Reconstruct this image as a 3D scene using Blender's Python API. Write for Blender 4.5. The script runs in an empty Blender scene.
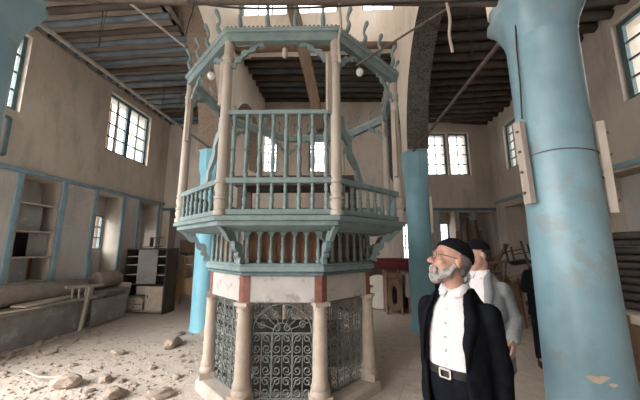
import bpy, bmesh, math, random
from mathutils import Vector, Matrix, Euler, noise as mnoise
PI = math.pi
R = math.radians
scene = bpy.context.scene
COL = scene.collection
rnd = random.Random(7)

# ------------------------------------------------------------------ materials
def _nodes(name):
    m = bpy.data.materials.new(name); m.use_nodes = True
    nt = m.node_tree; nt.nodes.clear()
    out = nt.nodes.new('ShaderNodeOutputMaterial')
    return m, nt, out

def _ramp(nt, stops):
    r = nt.nodes.new('ShaderNodeValToRGB')
    e = r.color_ramp.elements
    e[0].position, e[0].color = stops[0][0], (*stops[0][1], 1)
    e[1].position, e[1].color = stops[-1][0], (*stops[-1][1], 1)
    for p, c in stops[1:-1]:
        n = e.new(p); n.color = (*c, 1)
    return r

def mat(name, c1, c2=None, scale=4.0, rough=0.75, chip=None, chip_at=0.62, chip_scale=9.0, bump=0.15, bump_scale=30.0,
        metal=0.0, stretch=(1, 1, 1), detail=6.0, spec=0.4, coat=0.0):
    m, nt, out = _nodes(name)
    N, L = nt.nodes, nt.links
    b = N.new('ShaderNodeBsdfPrincipled')
    b.inputs['Roughness'].default_value = rough
    b.inputs['Metallic'].default_value = metal
    b.inputs['Specular IOR Level'].default_value = spec
    b.inputs['Coat Weight'].default_value = coat
    L.new(b.outputs[0], out.inputs[0])
    tc = N.new('ShaderNodeTexCoord'); mp = N.new('ShaderNodeMapping')
    mp.inputs['Scale'].default_value = stretch
    L.new(tc.outputs['Object'], mp.inputs[0])
    c2 = c2 or tuple(x * 0.8 for x in c1)
    n = N.new('ShaderNodeTexNoise'); n.inputs['Scale'].default_value = scale; n.inputs['Detail'].default_value = detail
    n.inputs['Roughness'].default_value = 0.62
    L.new(mp.outputs[0], n.inputs['Vector'])
    r = _ramp(nt, [(0.33, c2), (0.66, c1)])
    L.new(n.outputs['Fac'], r.inputs[0])
    col = r.outputs[0]
    if chip:
        n2 = N.new('ShaderNodeTexNoise'); n2.inputs['Scale'].default_value = chip_scale; n2.inputs['Detail'].default_value = 8
        n2.inputs['Roughness'].default_value = 0.7
        L.new(mp.outputs[0], n2.inputs['Vector'])
        r2 = _ramp(nt, [(chip_at, (0, 0, 0)), (min(chip_at + 0.05, 1), (1, 1, 1))])
        L.new(n2.outputs['Fac'], r2.inputs[0])
        mx = N.new('ShaderNodeMix'); mx.data_type = 'RGBA'
        L.new(r2.outputs[0], mx.inputs['Factor'])
        L.new(col, mx.inputs['A']); mx.inputs['B'].default_value = (*chip, 1)
        col = mx.outputs['Result']
    L.new(col, b.inputs['Base Color'])
    if bump:
        n3 = N.new('ShaderNodeTexNoise'); n3.inputs['Scale'].default_value = bump_scale; n3.inputs['Detail'].default_value = 5
        L.new(mp.outputs[0], n3.inputs['Vector'])
        bp = N.new('ShaderNodeBump'); bp.inputs['Strength'].default_value = bump; bp.inputs['Distance'].default_value = 0.02
        L.new(n3.outputs['Fac'], bp.inputs['Height']); L.new(bp.outputs[0], b.inputs['Normal'])
    return m

def floor_mat():
    m, nt, out = _nodes('dusty_floor_tiles')
    N, L = nt.nodes, nt.links
    b = N.new('ShaderNodeBsdfPrincipled'); b.inputs['Roughness'].default_value = 0.85
    b.inputs['Specular IOR Level'].default_value = 0.25
    L.new(b.outputs[0], out.inputs[0])
    tc = N.new('ShaderNodeTexCoord')
    br = N.new('ShaderNodeTexBrick'); br.offset = 0.0; br.inputs['Scale'].default_value = 1.0
    br.inputs['Brick Width'].default_value = 0.55; br.inputs['Row Height'].default_value = 0.55
    br.inputs['Mortar Size'].default_value = 0.008; br.inputs['Mortar Smooth'].default_value = 0.6
    br.inputs['Color1'].default_value = (0.53, 0.46, 0.405, 1); br.inputs['Color2'].default_value = (0.46, 0.40, 0.35, 1)
    br.inputs['Mortar'].default_value = (0.32, 0.28, 0.245, 1)
    mp = N.new('ShaderNodeMapping'); mp.inputs['Rotation'].default_value = (0, 0, R(18))
    L.new(tc.outputs['Object'], mp.inputs[0]); L.new(mp.outputs[0], br.inputs[0])
    n = N.new('ShaderNodeTexNoise'); n.inputs['Scale'].default_value = 1.1; n.inputs['Detail'].default_value = 9; n.inputs['Roughness'].default_value = 0.65
    L.new(tc.outputs['Object'], n.inputs['Vector'])
    r = _ramp(nt, [(0.36, (0.1, 0.1, 0.1)), (0.6, (0.95, 0.95, 0.95))]); L.new(n.outputs['Fac'], r.inputs[0])
    n2 = N.new('ShaderNodeTexNoise'); n2.inputs['Scale'].default_value = 7; n2.inputs['Detail'].default_value = 9
    L.new(tc.outputs['Object'], n2.inputs['Vector'])
    r2 = _ramp(nt, [(0.3, (0.40, 0.345, 0.30)), (0.7, (0.58, 0.50, 0.44))]); L.new(n2.outputs['Fac'], r2.inputs[0])
    mx = N.new('ShaderNodeMix'); mx.data_type = 'RGBA'
    L.new(r.outputs[0], mx.inputs['Factor']); L.new(br.outputs['Color'], mx.inputs['A']); L.new(r2.outputs[0], mx.inputs['B'])
    L.new(mx.outputs['Result'], b.inputs['Base Color'])
    n3 = N.new('ShaderNodeTexNoise'); n3.inputs['Scale'].default_value = 26; n3.inputs['Detail'].default_value = 7
    L.new(tc.outputs['Object'], n3.inputs['Vector'])
    bp = N.new('ShaderNodeBump'); bp.inputs['Strength'].default_value = 0.5; bp.inputs['Distance'].default_value = 0.03
    L.new(n3.outputs['Fac'], bp.inputs['Height']); L.new(bp.outputs[0], b.inputs['Normal'])
    return m

def glass_mat():
    m, nt, out = _nodes('window_glass')
    N, L = nt.nodes, nt.links
    t = N.new('ShaderNodeBsdfTransparent'); t.inputs[0].default_value = (0.93, 0.94, 0.94, 1)
    g = N.new('ShaderNodeBsdfGlossy'); g.inputs['Roughness'].default_value = 0.05
    mx = N.new('ShaderNodeMixShader'); mx.inputs[0].default_value = 0.06
    L.new(t.outputs[0], mx.inputs[1]); L.new(g.outputs[0], mx.inputs[2]); L.new(mx.outputs[0], out.inputs[0])
    return m

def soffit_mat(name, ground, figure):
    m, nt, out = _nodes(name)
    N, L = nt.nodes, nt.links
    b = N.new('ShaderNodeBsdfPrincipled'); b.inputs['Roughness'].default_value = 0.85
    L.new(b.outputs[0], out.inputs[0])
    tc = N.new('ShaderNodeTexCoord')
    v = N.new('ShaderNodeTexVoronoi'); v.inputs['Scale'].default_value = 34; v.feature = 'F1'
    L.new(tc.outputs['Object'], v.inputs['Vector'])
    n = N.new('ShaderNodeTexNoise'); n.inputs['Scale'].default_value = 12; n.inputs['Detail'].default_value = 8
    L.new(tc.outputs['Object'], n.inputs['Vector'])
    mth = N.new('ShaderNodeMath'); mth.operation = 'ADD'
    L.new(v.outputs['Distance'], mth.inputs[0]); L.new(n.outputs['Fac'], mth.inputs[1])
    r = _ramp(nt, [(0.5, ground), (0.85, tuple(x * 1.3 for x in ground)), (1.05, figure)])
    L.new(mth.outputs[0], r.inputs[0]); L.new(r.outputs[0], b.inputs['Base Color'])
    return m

def wall_mat(name, c1, c2, dark):
    m, nt, out = _nodes(name)
    N, L = nt.nodes, nt.links
    b = N.new('ShaderNodeBsdfPrincipled'); b.inputs['Roughness'].default_value = 0.9; b.inputs['Specular IOR Level'].default_value = 0.2
    L.new(b.outputs[0], out.inputs[0])
    tc = N.new('ShaderNodeTexCoord')
    n = N.new('ShaderNodeTexNoise'); n.inputs['Scale'].default_value = 0.9; n.inputs['Detail'].default_value = 10; n.inputs['Roughness'].default_value = 0.6
    L.new(tc.outputs['Object'], n.inputs['Vector'])
    r = _ramp(nt, [(0.35, c2), (0.62, c1)]); L.new(n.outputs['Fac'], r.inputs[0])
    mp = N.new('ShaderNodeMapping'); mp.inputs['Scale'].default_value = (2.2, 2.2, 0.7)
    L.new(tc.outputs['Object'], mp.inputs[0])
    n2 = N.new('ShaderNodeTexNoise'); n2.inputs['Scale'].default_value = 1.3; n2.inputs['Detail'].default_value = 12; n2.inputs['Roughness'].default_value = 0.72
    L.new(mp.outputs[0], n2.inputs['Vector'])
    r2 = _ramp(nt, [(0.48, (0, 0, 0)), (0.68, (0.75, 0.75, 0.75))]); L.new(n2.outputs['Fac'], r2.inputs[0])
    mx = N.new('ShaderNodeMix'); mx.data_type = 'RGBA'
    L.new(r2.outputs[0], mx.inputs['Factor']); L.new(r.outputs[0], mx.inputs['A']); mx.inputs['B'].default_value = (*dark, 1)
    L.new(mx.outputs['Result'], b.inputs['Base Color'])
    n3 = N.new('ShaderNodeTexNoise'); n3.inputs['Scale'].default_value = 14; n3.inputs['Detail'].default_value = 8
    L.new(tc.outputs['Object'], n3.inputs['Vector'])
    bp = N.new('ShaderNodeBump'); bp.inputs['Strength'].default_value = 0.25; bp.inputs['Distance'].default_value = 0.03
    L.new(n3.outputs['Fac'], bp.inputs['Height']); L.new(bp.outputs[0], b.inputs['Normal'])
    return m

M = dict(
    plaster=wall_mat('stained_plaster', (0.56, 0.49, 0.43), (0.48, 0.42, 0.365), (0.34, 0.305, 0.275)),
    plaster_grey=wall_mat('grey_plaster', (0.52, 0.49, 0.465), (0.45, 0.42, 0.40), (0.35, 0.325, 0.305)),
    plaster_white=wall_mat('whitewashed_plaster', (0.86, 0.80, 0.73), (0.80, 0.73, 0.65), (0.66, 0.55, 0.46)),
    floor=floor_mat(), glass=glass_mat(),
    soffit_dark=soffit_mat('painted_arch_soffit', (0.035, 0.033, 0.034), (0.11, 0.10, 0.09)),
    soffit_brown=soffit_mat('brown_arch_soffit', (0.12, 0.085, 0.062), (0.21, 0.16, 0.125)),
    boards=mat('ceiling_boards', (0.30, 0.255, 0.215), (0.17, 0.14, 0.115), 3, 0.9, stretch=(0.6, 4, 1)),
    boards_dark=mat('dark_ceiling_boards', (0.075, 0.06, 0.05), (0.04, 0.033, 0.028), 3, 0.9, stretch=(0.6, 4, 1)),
    beam_blue=mat('blue_grey_beam_paint', (0.12, 0.15, 0.18), (0.07, 0.088, 0.11), 3, 0.8, chip=(0.19, 0.15, 0.12), chip_at=0.6, chip_scale=3),
    beam_brown=mat('old_brown_beam', (0.075, 0.06, 0.05), (0.04, 0.032, 0.027), 4, 0.85),
    beam_slate=mat('slate_beam_paint', (0.095, 0.105, 0.115), (0.05, 0.054, 0.058), 3, 0.85, chip=(0.15, 0.12, 0.095), chip_at=0.6, chip_scale=3),
    pillar=mat('worn_blue_gloss_paint', (0.235, 0.385, 0.455), (0.175, 0.295, 0.355), 3.0, 0.38, chip=(0.225, 0.305, 0.335), chip_at=0.555, chip_scale=3.2, bump=0.12, bump_scale=6, spec=0.5),
    pillar_lit=mat('lit_blue_paint', (0.25, 0.56, 0.70), (0.20, 0.47, 0.60), 2.0, 0.5, bump=0.1, bump_scale=6),  # the blue pillar paint, lightened for the strong daylight on the left pillar
    pillar_half_lit=mat('half_lit_blue_paint', (0.25, 0.465, 0.56), (0.205, 0.40, 0.485), 3.0, 0.45, bump=0.12, bump_scale=6),  # the blue pillar paint, partly lightened for the light on the back pillar
    bench_stone=mat('dark_bench_masonry', (0.30, 0.28, 0.265), (0.20, 0.185, 0.175), 3, 0.9, chip=(0.38, 0.34, 0.30), chip_at=0.58, chip_scale=3, bump=0.4),
    trim_blue=mat('blue_trim_paint', (0.235, 0.345, 0.405), (0.175, 0.265, 0.32), 6, 0.6, chip=(0.25, 0.23, 0.21), chip_at=0.64, chip_scale=8),
    teal=mat('weathered_teal_paint', (0.225, 0.30, 0.305), (0.155, 0.215, 0.22), 7, 0.6, chip=(0.25, 0.205, 0.17), chip_at=0.63, chip_scale=14),
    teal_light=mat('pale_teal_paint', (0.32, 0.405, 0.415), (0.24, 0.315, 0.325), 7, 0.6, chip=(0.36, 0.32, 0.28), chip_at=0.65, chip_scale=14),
    teal_dark=mat('dark_teal_paint', (0.12, 0.19, 0.20), (0.075, 0.12, 0.13), 7, 0.65),
    post=mat('bare_beige_wood', (0.51, 0.455, 0.40), (0.37, 0.325, 0.285), 7, 0.7, chip=(0.22, 0.15, 0.11), chip_at=0.65, chip_scale=16, stretch=(1, 1, 0.25)),
    batten=mat('pale_wood_batten', (0.44, 0.385, 0.335), (0.33, 0.28, 0.24), 9, 0.8, stretch=(1, 1, 0.3)),
    marble=mat('white_veined_marble', (0.50, 0.475, 0.455), (0.40, 0.38, 0.365), 4, 0.5, chip=(0.30, 0.285, 0.275), chip_at=0.56, chip_scale=5, bump=0.05),
    beige_marble=mat('beige_marble', (0.47, 0.39, 0.325), (0.34, 0.28, 0.23), 5, 0.55, chip=(0.38, 0.30, 0.24), chip_at=0.64, chip_scale=10, bump=0.05),
    porphyry=mat('red_marble', (0.25, 0.10, 0.075), (0.155, 0.062, 0.05), 12, 0.5, chip=(0.36, 0.21, 0.17), chip_at=0.63, chip_scale=16, bump=0.05),
    stone=mat('pale_stone', (0.47, 0.41, 0.36), (0.36, 0.31, 0.27), 4, 0.85, bump=0.3),
    rubble=mat('broken_stone', (0.42, 0.345, 0.285), (0.27, 0.215, 0.175), 6, 0.95, bump=0.5),
    panel_brown=mat('russet_panel', (0.21, 0.105, 0.06), (0.14, 0.065, 0.04), 6, 0.65),
    iron=mat('painted_iron', (0.20, 0.222, 0.215), (0.13, 0.145, 0.14), 20, 0.55, metal=0.3, bump=0),
    iron_dark=mat('dark_iron', (0.07, 0.07, 0.072), (0.045, 0.042, 0.04), 20, 0.6, metal=0.4, bump=0),
    pipe=mat('grey_pipe', (0.36, 0.34, 0.32), (0.24, 0.22, 0.20), 10, 0.55, metal=0.3, bump=0),
    rust=mat('rusty_rod', (0.17, 0.14, 0.125), (0.11, 0.085, 0.07), 12, 0.7, metal=0.3, bump=0),
    cable=mat('black_cable', (0.03, 0.03, 0.03), None, 5, 0.6, bump=0),
    log=mat('bark_log', (0.18, 0.125, 0.09), (0.11, 0.075, 0.055), 6, 0.85, stretch=(1, 1, 0.2)),
    dark_wood=mat('dark_wood', (0.062, 0.048, 0.04), (0.035, 0.028, 0.024), 5, 0.6, stretch=(1, 1, 0.3)),
    brown_wood=mat('brown_wood', (0.21, 0.13, 0.085), (0.13, 0.08, 0.055), 6, 0.6, stretch=(1, 1, 0.3)),
    orange_wood=mat('light_oak', (0.52, 0.34, 0.20), (0.40, 0.25, 0.145), 6, 0.6, stretch=(1, 1, 0.3)),
    grey_wood=mat('weathered_board', (0.345, 0.32, 0.295), (0.26, 0.24, 0.22), 5, 0.9, chip=(0.42, 0.37, 0.33), chip_at=0.6, chip_scale=6),
    pale_wood=mat('pale_board', (0.56, 0.47, 0.38), (0.45, 0.365, 0.285), 5, 0.8, chip=(0.23, 0.12, 0.07), chip_at=0.66, chip_scale=5),
    tin=mat('dusty_grey_sheet', (0.28, 0.275, 0.265), (0.20, 0.195, 0.19), 3, 0.5, chip=(0.36, 0.34, 0.32), chip_at=0.6, chip_scale=4),
    bolster=mat('dusty_sacking', (0.30, 0.255, 0.22), (0.22, 0.185, 0.16), 5, 0.95, bump=0.4),
    black_cushion=mat('dark_cushion', (0.06, 0.054, 0.052), (0.035, 0.03, 0.028), 5, 0.9, bump=0.3),
    velvet=mat('crimson_velvet', (0.13, 0.018, 0.022), (0.08, 0.012, 0.015), 6, 0.9),
    grey_cloth=mat('grey_cloth', (0.30, 0.285, 0.27), (0.23, 0.215, 0.20), 6, 0.95),
    white_paint=mat('cream_paint', (0.62, 0.57, 0.52), (0.52, 0.47, 0.42), 6, 0.7),
    bulb=mat('milky_bulb', (0.85, 0.83, 0.80), None, 2, 0.2, bump=0),
    skin=mat('skin', (0.47, 0.275, 0.215), (0.42, 0.235, 0.18), 14, 0.5, bump=0.05),
    lips=mat('lips', (0.36, 0.18, 0.15), None, 5, 0.5, bump=0),
    eye=mat('eye', (0.10, 0.075, 0.06), None, 5, 0.3, bump=0),
    beard=mat('grey_beard', (0.42, 0.40, 0.39), (0.20, 0.19, 0.185), 45, 0.9, bump=0.6, bump_scale=90),
    hair_grey=mat('grey_hair', (0.16, 0.15, 0.15), (0.075, 0.07, 0.07), 40, 0.9, bump=0.5, bump_scale=90),
    hair_black=mat('black_hair', (0.022, 0.018, 0.016), None, 30, 0.8, bump=0.5, bump_scale=90),
    black_suit=mat('black_suit_cloth', (0.010, 0.011, 0.015), (0.006, 0.007, 0.010), 20, 0.95, bump=0.3, bump_scale=14, spec=0.04),
    black_cap=mat('black_velvet_cap', (0.010, 0.010, 0.013), None, 20, 0.95, bump=0.1, spec=0.05),
    grey_suit=mat('grey_suit_cloth', (0.235, 0.24, 0.25), (0.185, 0.19, 0.20), 60, 0.9, bump=0.4, bump_scale=12),
    shirt=mat('white_shirt_cloth', (0.66, 0.64, 0.655), (0.59, 0.57, 0.585), 10, 0.85, bump=0.55, bump_scale=11, stretch=(1, 1, .6)),
    buckle=mat('steel_buckle', (0.7, 0.7, 0.7), None, 5, 0.25, metal=1.0, bump=0),
    leather=mat('black_leather', (0.012, 0.012, 0.012), None, 10, 0.4, bump=0),
    outdoors=mat('courtyard_paving', (0.55, 0.52, 0.48), (0.45, 0.42, 0.39), 2, 0.9),
)

# ------------------------------------------------------------------ mesh builder
def basis(d):
    d = Vector(d).normalized()
    up = Vector((0, 0, 1)) if abs(d.z) < 0.95 else Vector((0, 1, 0))
    a = d.cross(up).normalized(); b = a.cross(d).normalized()
    return a, b

class B:
    def __init__(s):
        s.v = []; s.f = []; s.mi = []; s.cur = 0
    def add(s, vs, fs):
        o = len(s.v); s.v += [tuple(x) for x in vs]
        for f in fs:
            s.f.append(tuple(i + o for i in f)); s.mi.append(s.cur)
        return s
    def box(s, c, d, rot=None):
        h = [x / 2 for x in d]
        vs = [Vector((sx * h[0], sy * h[1], sz * h[2])) for sx in (-1, 1) for sy in (-1, 1) for sz in (-1, 1)]
        if rot is not None: vs = [rot @ v for v in vs]
        c = Vector(c); vs = [v + c for v in vs]
        return s.add(vs, [(0, 1, 3, 2), (4, 6, 7, 5), (0, 4, 5, 1), (2, 3, 7, 6), (0, 2, 6, 4), (1, 5, 7, 3)])
    def box2(s, a, b):
        return s.box([(a[i] + b[i]) / 2 for i in range(3)], [abs(b[i] - a[i]) for i in range(3)])
    def bar(s, p0, p1, w, h=None, up=None):
        h = h or w; p0, p1 = Vector(p0), Vector(p1)
        if up is None: a, b = basis(p1 - p0)
        else:
            d = (p1 - p0).normalized(); a = d.cross(Vector(up)).normalized(); b = a.cross(d).normalized()
        vs = [p + a * (sx * w / 2) + b * (sy * h / 2) for p in (p0, p1) for sx, sy in ((-1, -1), (1, -1), (1, 1), (-1, 1))]
        return s.add(vs, [(0, 1, 2, 3), (7, 6, 5, 4), (0, 4, 5, 1), (1, 5, 6, 2), (2, 6, 7, 3), (3, 7, 4, 0)])
    def loft(s, rings, closed=True, cap=True, loop=False):
        n = len(rings[0]); vs = [p for r in rings for p in r]; fs = []
        m = len(rings)
        for i in range(m if loop else m - 1):
            i2 = (i + 1) % m
            for j in range(n if closed else n - 1):
                k = (j + 1) % n
                fs.append((i * n + j, i * n + k, i2 * n + k, i2 * n + j))
        if cap and closed and not loop:
            fs.append(tuple(reversed(range(n)))); fs.append(tuple((m - 1) * n + j for j in range(n)))
        return s.add(vs, fs)
    def tube(s, path, r, seg=8, cap=True, loop=False):
        path = [Vector(p) for p in path]; n = len(path)
        rr = list(r) if isinstance(r, (list, tuple)) else [r] * n
        rings = []; pa = None
        for i, p in enumerate(path):
            if loop: d = path[(i + 1) % n] - path[i - 1]
            else: d = path[min(i + 1, n - 1)] - path[max(i - 1, 0)]
            if d.length < 1e-9: d = Vector((0, 0, 1))
            d.normalize()
            if pa is None: a, b = basis(d)
            else:
                a = pa - d * pa.dot(d)
                a = a.normalized() if a.length > 1e-6 else basis(d)[0]
                b = a.cross(d).normalized()
            pa = a
            rings.append([p + (a * math.cos(t) + b * math.sin(t)) * rr[i] for t in [2 * PI * k / seg for k in range(seg)]])
        return s.loft(rings, True, cap, loop)
    def lathe(s, prof, c=(0, 0, 0), seg=16):
        c = Vector(c)
        rings = [[c + Vector((r * math.cos(2 * PI * k / seg), r * math.sin(2 * PI * k / seg), z)) for k in range(seg)] for r, z in prof]
        return s.loft(rings)
    def ell(s, c, r, rot=None, seg=14, rings=9):
        c = Vector(c); rs = []
        if not isinstance(r, (tuple, list)): r = (r, r, r)
        for i in range(rings + 1):
            t = PI * i / rings; st = max(math.sin(t), 0.02)
            ring = []
            for k in range(seg):
                a = 2 * PI * k / seg
                v = Vector((r[0] * st * math.cos(a), r[1] * st * math.sin(a), -r[2] * math.cos(t)))
                if rot is not None: v = rot @ v
                ring.append(c + v)
            rs.append(ring)
        return s.loft(rs)
    def cap(s, p0, p1, r0, r1, seg=12):
        s.tube([p0, p1], [r0, r1], seg); s.ell(p0, r0, None, seg, 7); s.ell(p1, r1, None, seg, 7); return s
    def prism(s, poly, fn, d0, d1):
        """poly: 2-D outline; fn(u, v, d) gives the 3-D point."""
        n = len(poly)
        vs = [fn(u, v, d0) for u, v in poly] + [fn(u, v, d1) for u, v in poly]
        fs = [tuple(range(n)), tuple(reversed(range(n, 2 * n)))] + [(i, n + i, n + (i + 1) % n, (i + 1) % n) for i in range(n)]
        return s.add(vs, fs)
    def xf(s, m):
        s.v = [tuple(m @ Vector(p)) for p in s.v]; return s
    def mesh(s, name, mats, smooth=True, angle=38):
        me = bpy.data.meshes.new(name); me.from_pydata(s.v, [], s.f); me.update()
        for m in (mats if isinstance(mats, (list, tuple)) else [mats]): me.materials.append(m)
        me.polygons.foreach_set('material_index', s.mi)
        bm = bmesh.new(); bm.from_mesh(me); bmesh.ops.recalc_face_normals(bm, faces=bm.faces[:]); bm.to_mesh(me); bm.free()
        if smooth:
            me.polygons.foreach_set('use_smooth', [True] * len(me.polygons)); me.set_sharp_from_angle(angle=R(angle))
        return me
    def build(s, name, mats, parent=None, smooth=True, bevel=0.0, angle=38):
        return link(name, s.mesh(name, mats, smooth, angle), parent, bevel)

def link(name, me, parent=None, bevel=0.0):
    o = bpy.data.objects.new(name, me); COL.objects.link(o)
    if parent is not None: o.parent = parent
    if bevel:
        b = o.modifiers.new('edge', 'BEVEL'); b.width = bevel; b.segments = 2; b.limit_method = 'ANGLE'; b.angle_limit = R(40)
    return o

def tag(o, label, cat, group=None, kind=None):
    o['label'] = label; o['category'] = cat
    if group: o['group'] = group
    if kind: o['kind'] = kind
    return o

def thing(name, label, cat, loc=(0, 0, 0), rz=0.0, group=None, rot=None):
    o = bpy.data.objects.new(name, None); COL.objects.link(o)
    o.empty_display_size = 0.1
    o.location = loc; o.rotation_euler = rot if rot is not None else (0, 0, rz)
    return tag(o, label, cat, group, 'thing')

def structure(name, label=None, loc=(0, 0, 0), rz=0.0):
    o = bpy.data.objects.new(name, None); COL.objects.link(o)
    o.location = loc; o.rotation_euler = (0, 0, rz); o['kind'] = 'structure'
    if label: o['label'] = label; o['category'] = name.split('_')[0]
    return o

def st(o, label):
    o['kind'] = 'structure'; o['label'] = label; o['category'] = o.name.split('_')[0].split('.')[0]
    return o

def copy_tree(o, parent=None):
    c = o.copy(); COL.objects.link(c)
    if parent is not None: c.parent = parent
    for ch in list(o.children): copy_tree(ch, c)
    return c

def remeshed(b, name, mats, parent, voxel=0.01, smooth=4, fn=None, disp=0.0, dscale=30.0):
    me = b.mesh(name, mats, False)
    o = bpy.data.objects.new(name, me); COL.objects.link(o)
    m = o.modifiers.new('r', 'REMESH'); m.mode = 'VOXEL'; m.voxel_size = voxel; m.use_smooth_shade = True
    if smooth:
        k = o.modifiers.new('s', 'SMOOTH'); k.factor = 0.5; k.iterations = smooth
    dg = bpy.context.evaluated_depsgraph_get()
    ev = o.evaluated_get(dg); me2 = bpy.data.meshes.new_from_object(ev)
    bpy.data.objects.remove(o); bpy.data.meshes.remove(me)
    me2.name = name; me2.materials.clear()
    for x in (mats if isinstance(mats, (list, tuple)) else [mats]): me2.materials.append(x)
    if disp:
        for v in me2.vertices:
            n = mnoise.noise(v.co * dscale) + 0.5 * mnoise.noise(v.co * dscale * 2.3)
            v.co += v.normal * n * disp
    if fn:
        for p in me2.polygons: p.material_index = fn(p.center)
    else:
        for p in me2.polygons: p.material_index = 0
    me2.polygons.foreach_set('use_smooth', [True] * len(me2.polygons))
    return link(name, me2, parent)

# ------------------------------------------------------------------ people
def sring(z, rx, rf, rb, cy=0.0, n=40, a0=0.0, a1=2 * PI, ex=2.5, tilt=0.0):
    """superellipse ring; angle 0 = front (-Y), counter-clockwise through +X."""
    out = []
    full = abs(a1 - a0 - 2 * PI) < 1e-6
    for k in range(n):
        t = a0 + (a1 - a0) * k / (n if full else n - 1)
        s_, c = math.sin(t), math.cos(t)
        ry = rf if c > 0 else rb
        q = (abs(s_) ** ex + abs(c) ** ex) ** (-1 / ex)
        y = cy - ry * c * q
        out.append(Vector((rx * s_ * q, y, z + tilt * (y - cy))))
    return out

def hand(b, wrist, d, palm_n, curl, side, s=1.0):
    """palm and five bent fingers; d: finger direction, palm_n: direction the palm faces."""
    d = Vector(d).normalized(); pn = Vector(palm_n); pn = (pn - d * pn.dot(d)).normalized(); ac = d.cross(pn).normalized() * side
    w = Vector(wrist)
    pc = w + d * .05 * s
    rot = Matrix((ac, d, pn)).transposed()
    b.ell(pc, (.040 * s, .052 * s, .016 * s), rot, 12, 8)
    b.cap(w - d * .02 * s, w + d * .02 * s, .026 * s, .026 * s, 10)
    for i, (off, l) in enumerate(((-.029, .066), (-.010, .078), (.010, .073), (.028, .058))):
        base = w + d * .088 * s + ac * off * s
        p = base; dd = d.copy(); r = .0092 * s
        b.cap(w + d * .05 * s + ac * off * .8 * s, base, .012 * s, r * 1.05, 8)
        for j, f in enumerate((.45, .32, .23)):
            dd = (Matrix.Rotation(curl * (.5 + .35 * j) * side, 3, ac) @ dd)
            if (dd - d).dot(pn) < 0: dd = dd - 2 * pn * dd.dot(pn)
            q = p + dd * l * f * s; b.cap(p, q, r, r * .92, 8); p = q; r *= .92
    tb = w + d * .025 * s - ac * .034 * s
    td = (d * .75 - ac * .55 + pn * .35).normalized()
    p = tb
    for l, r in ((.04, .012), (.028, .0105), (.022, .009)):
        q = p + td * l * s; b.cap(p, q, r * s, r * .93 * s, 8); p = q
        td = (td + pn * .25 + d * .2).normalized()

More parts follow.
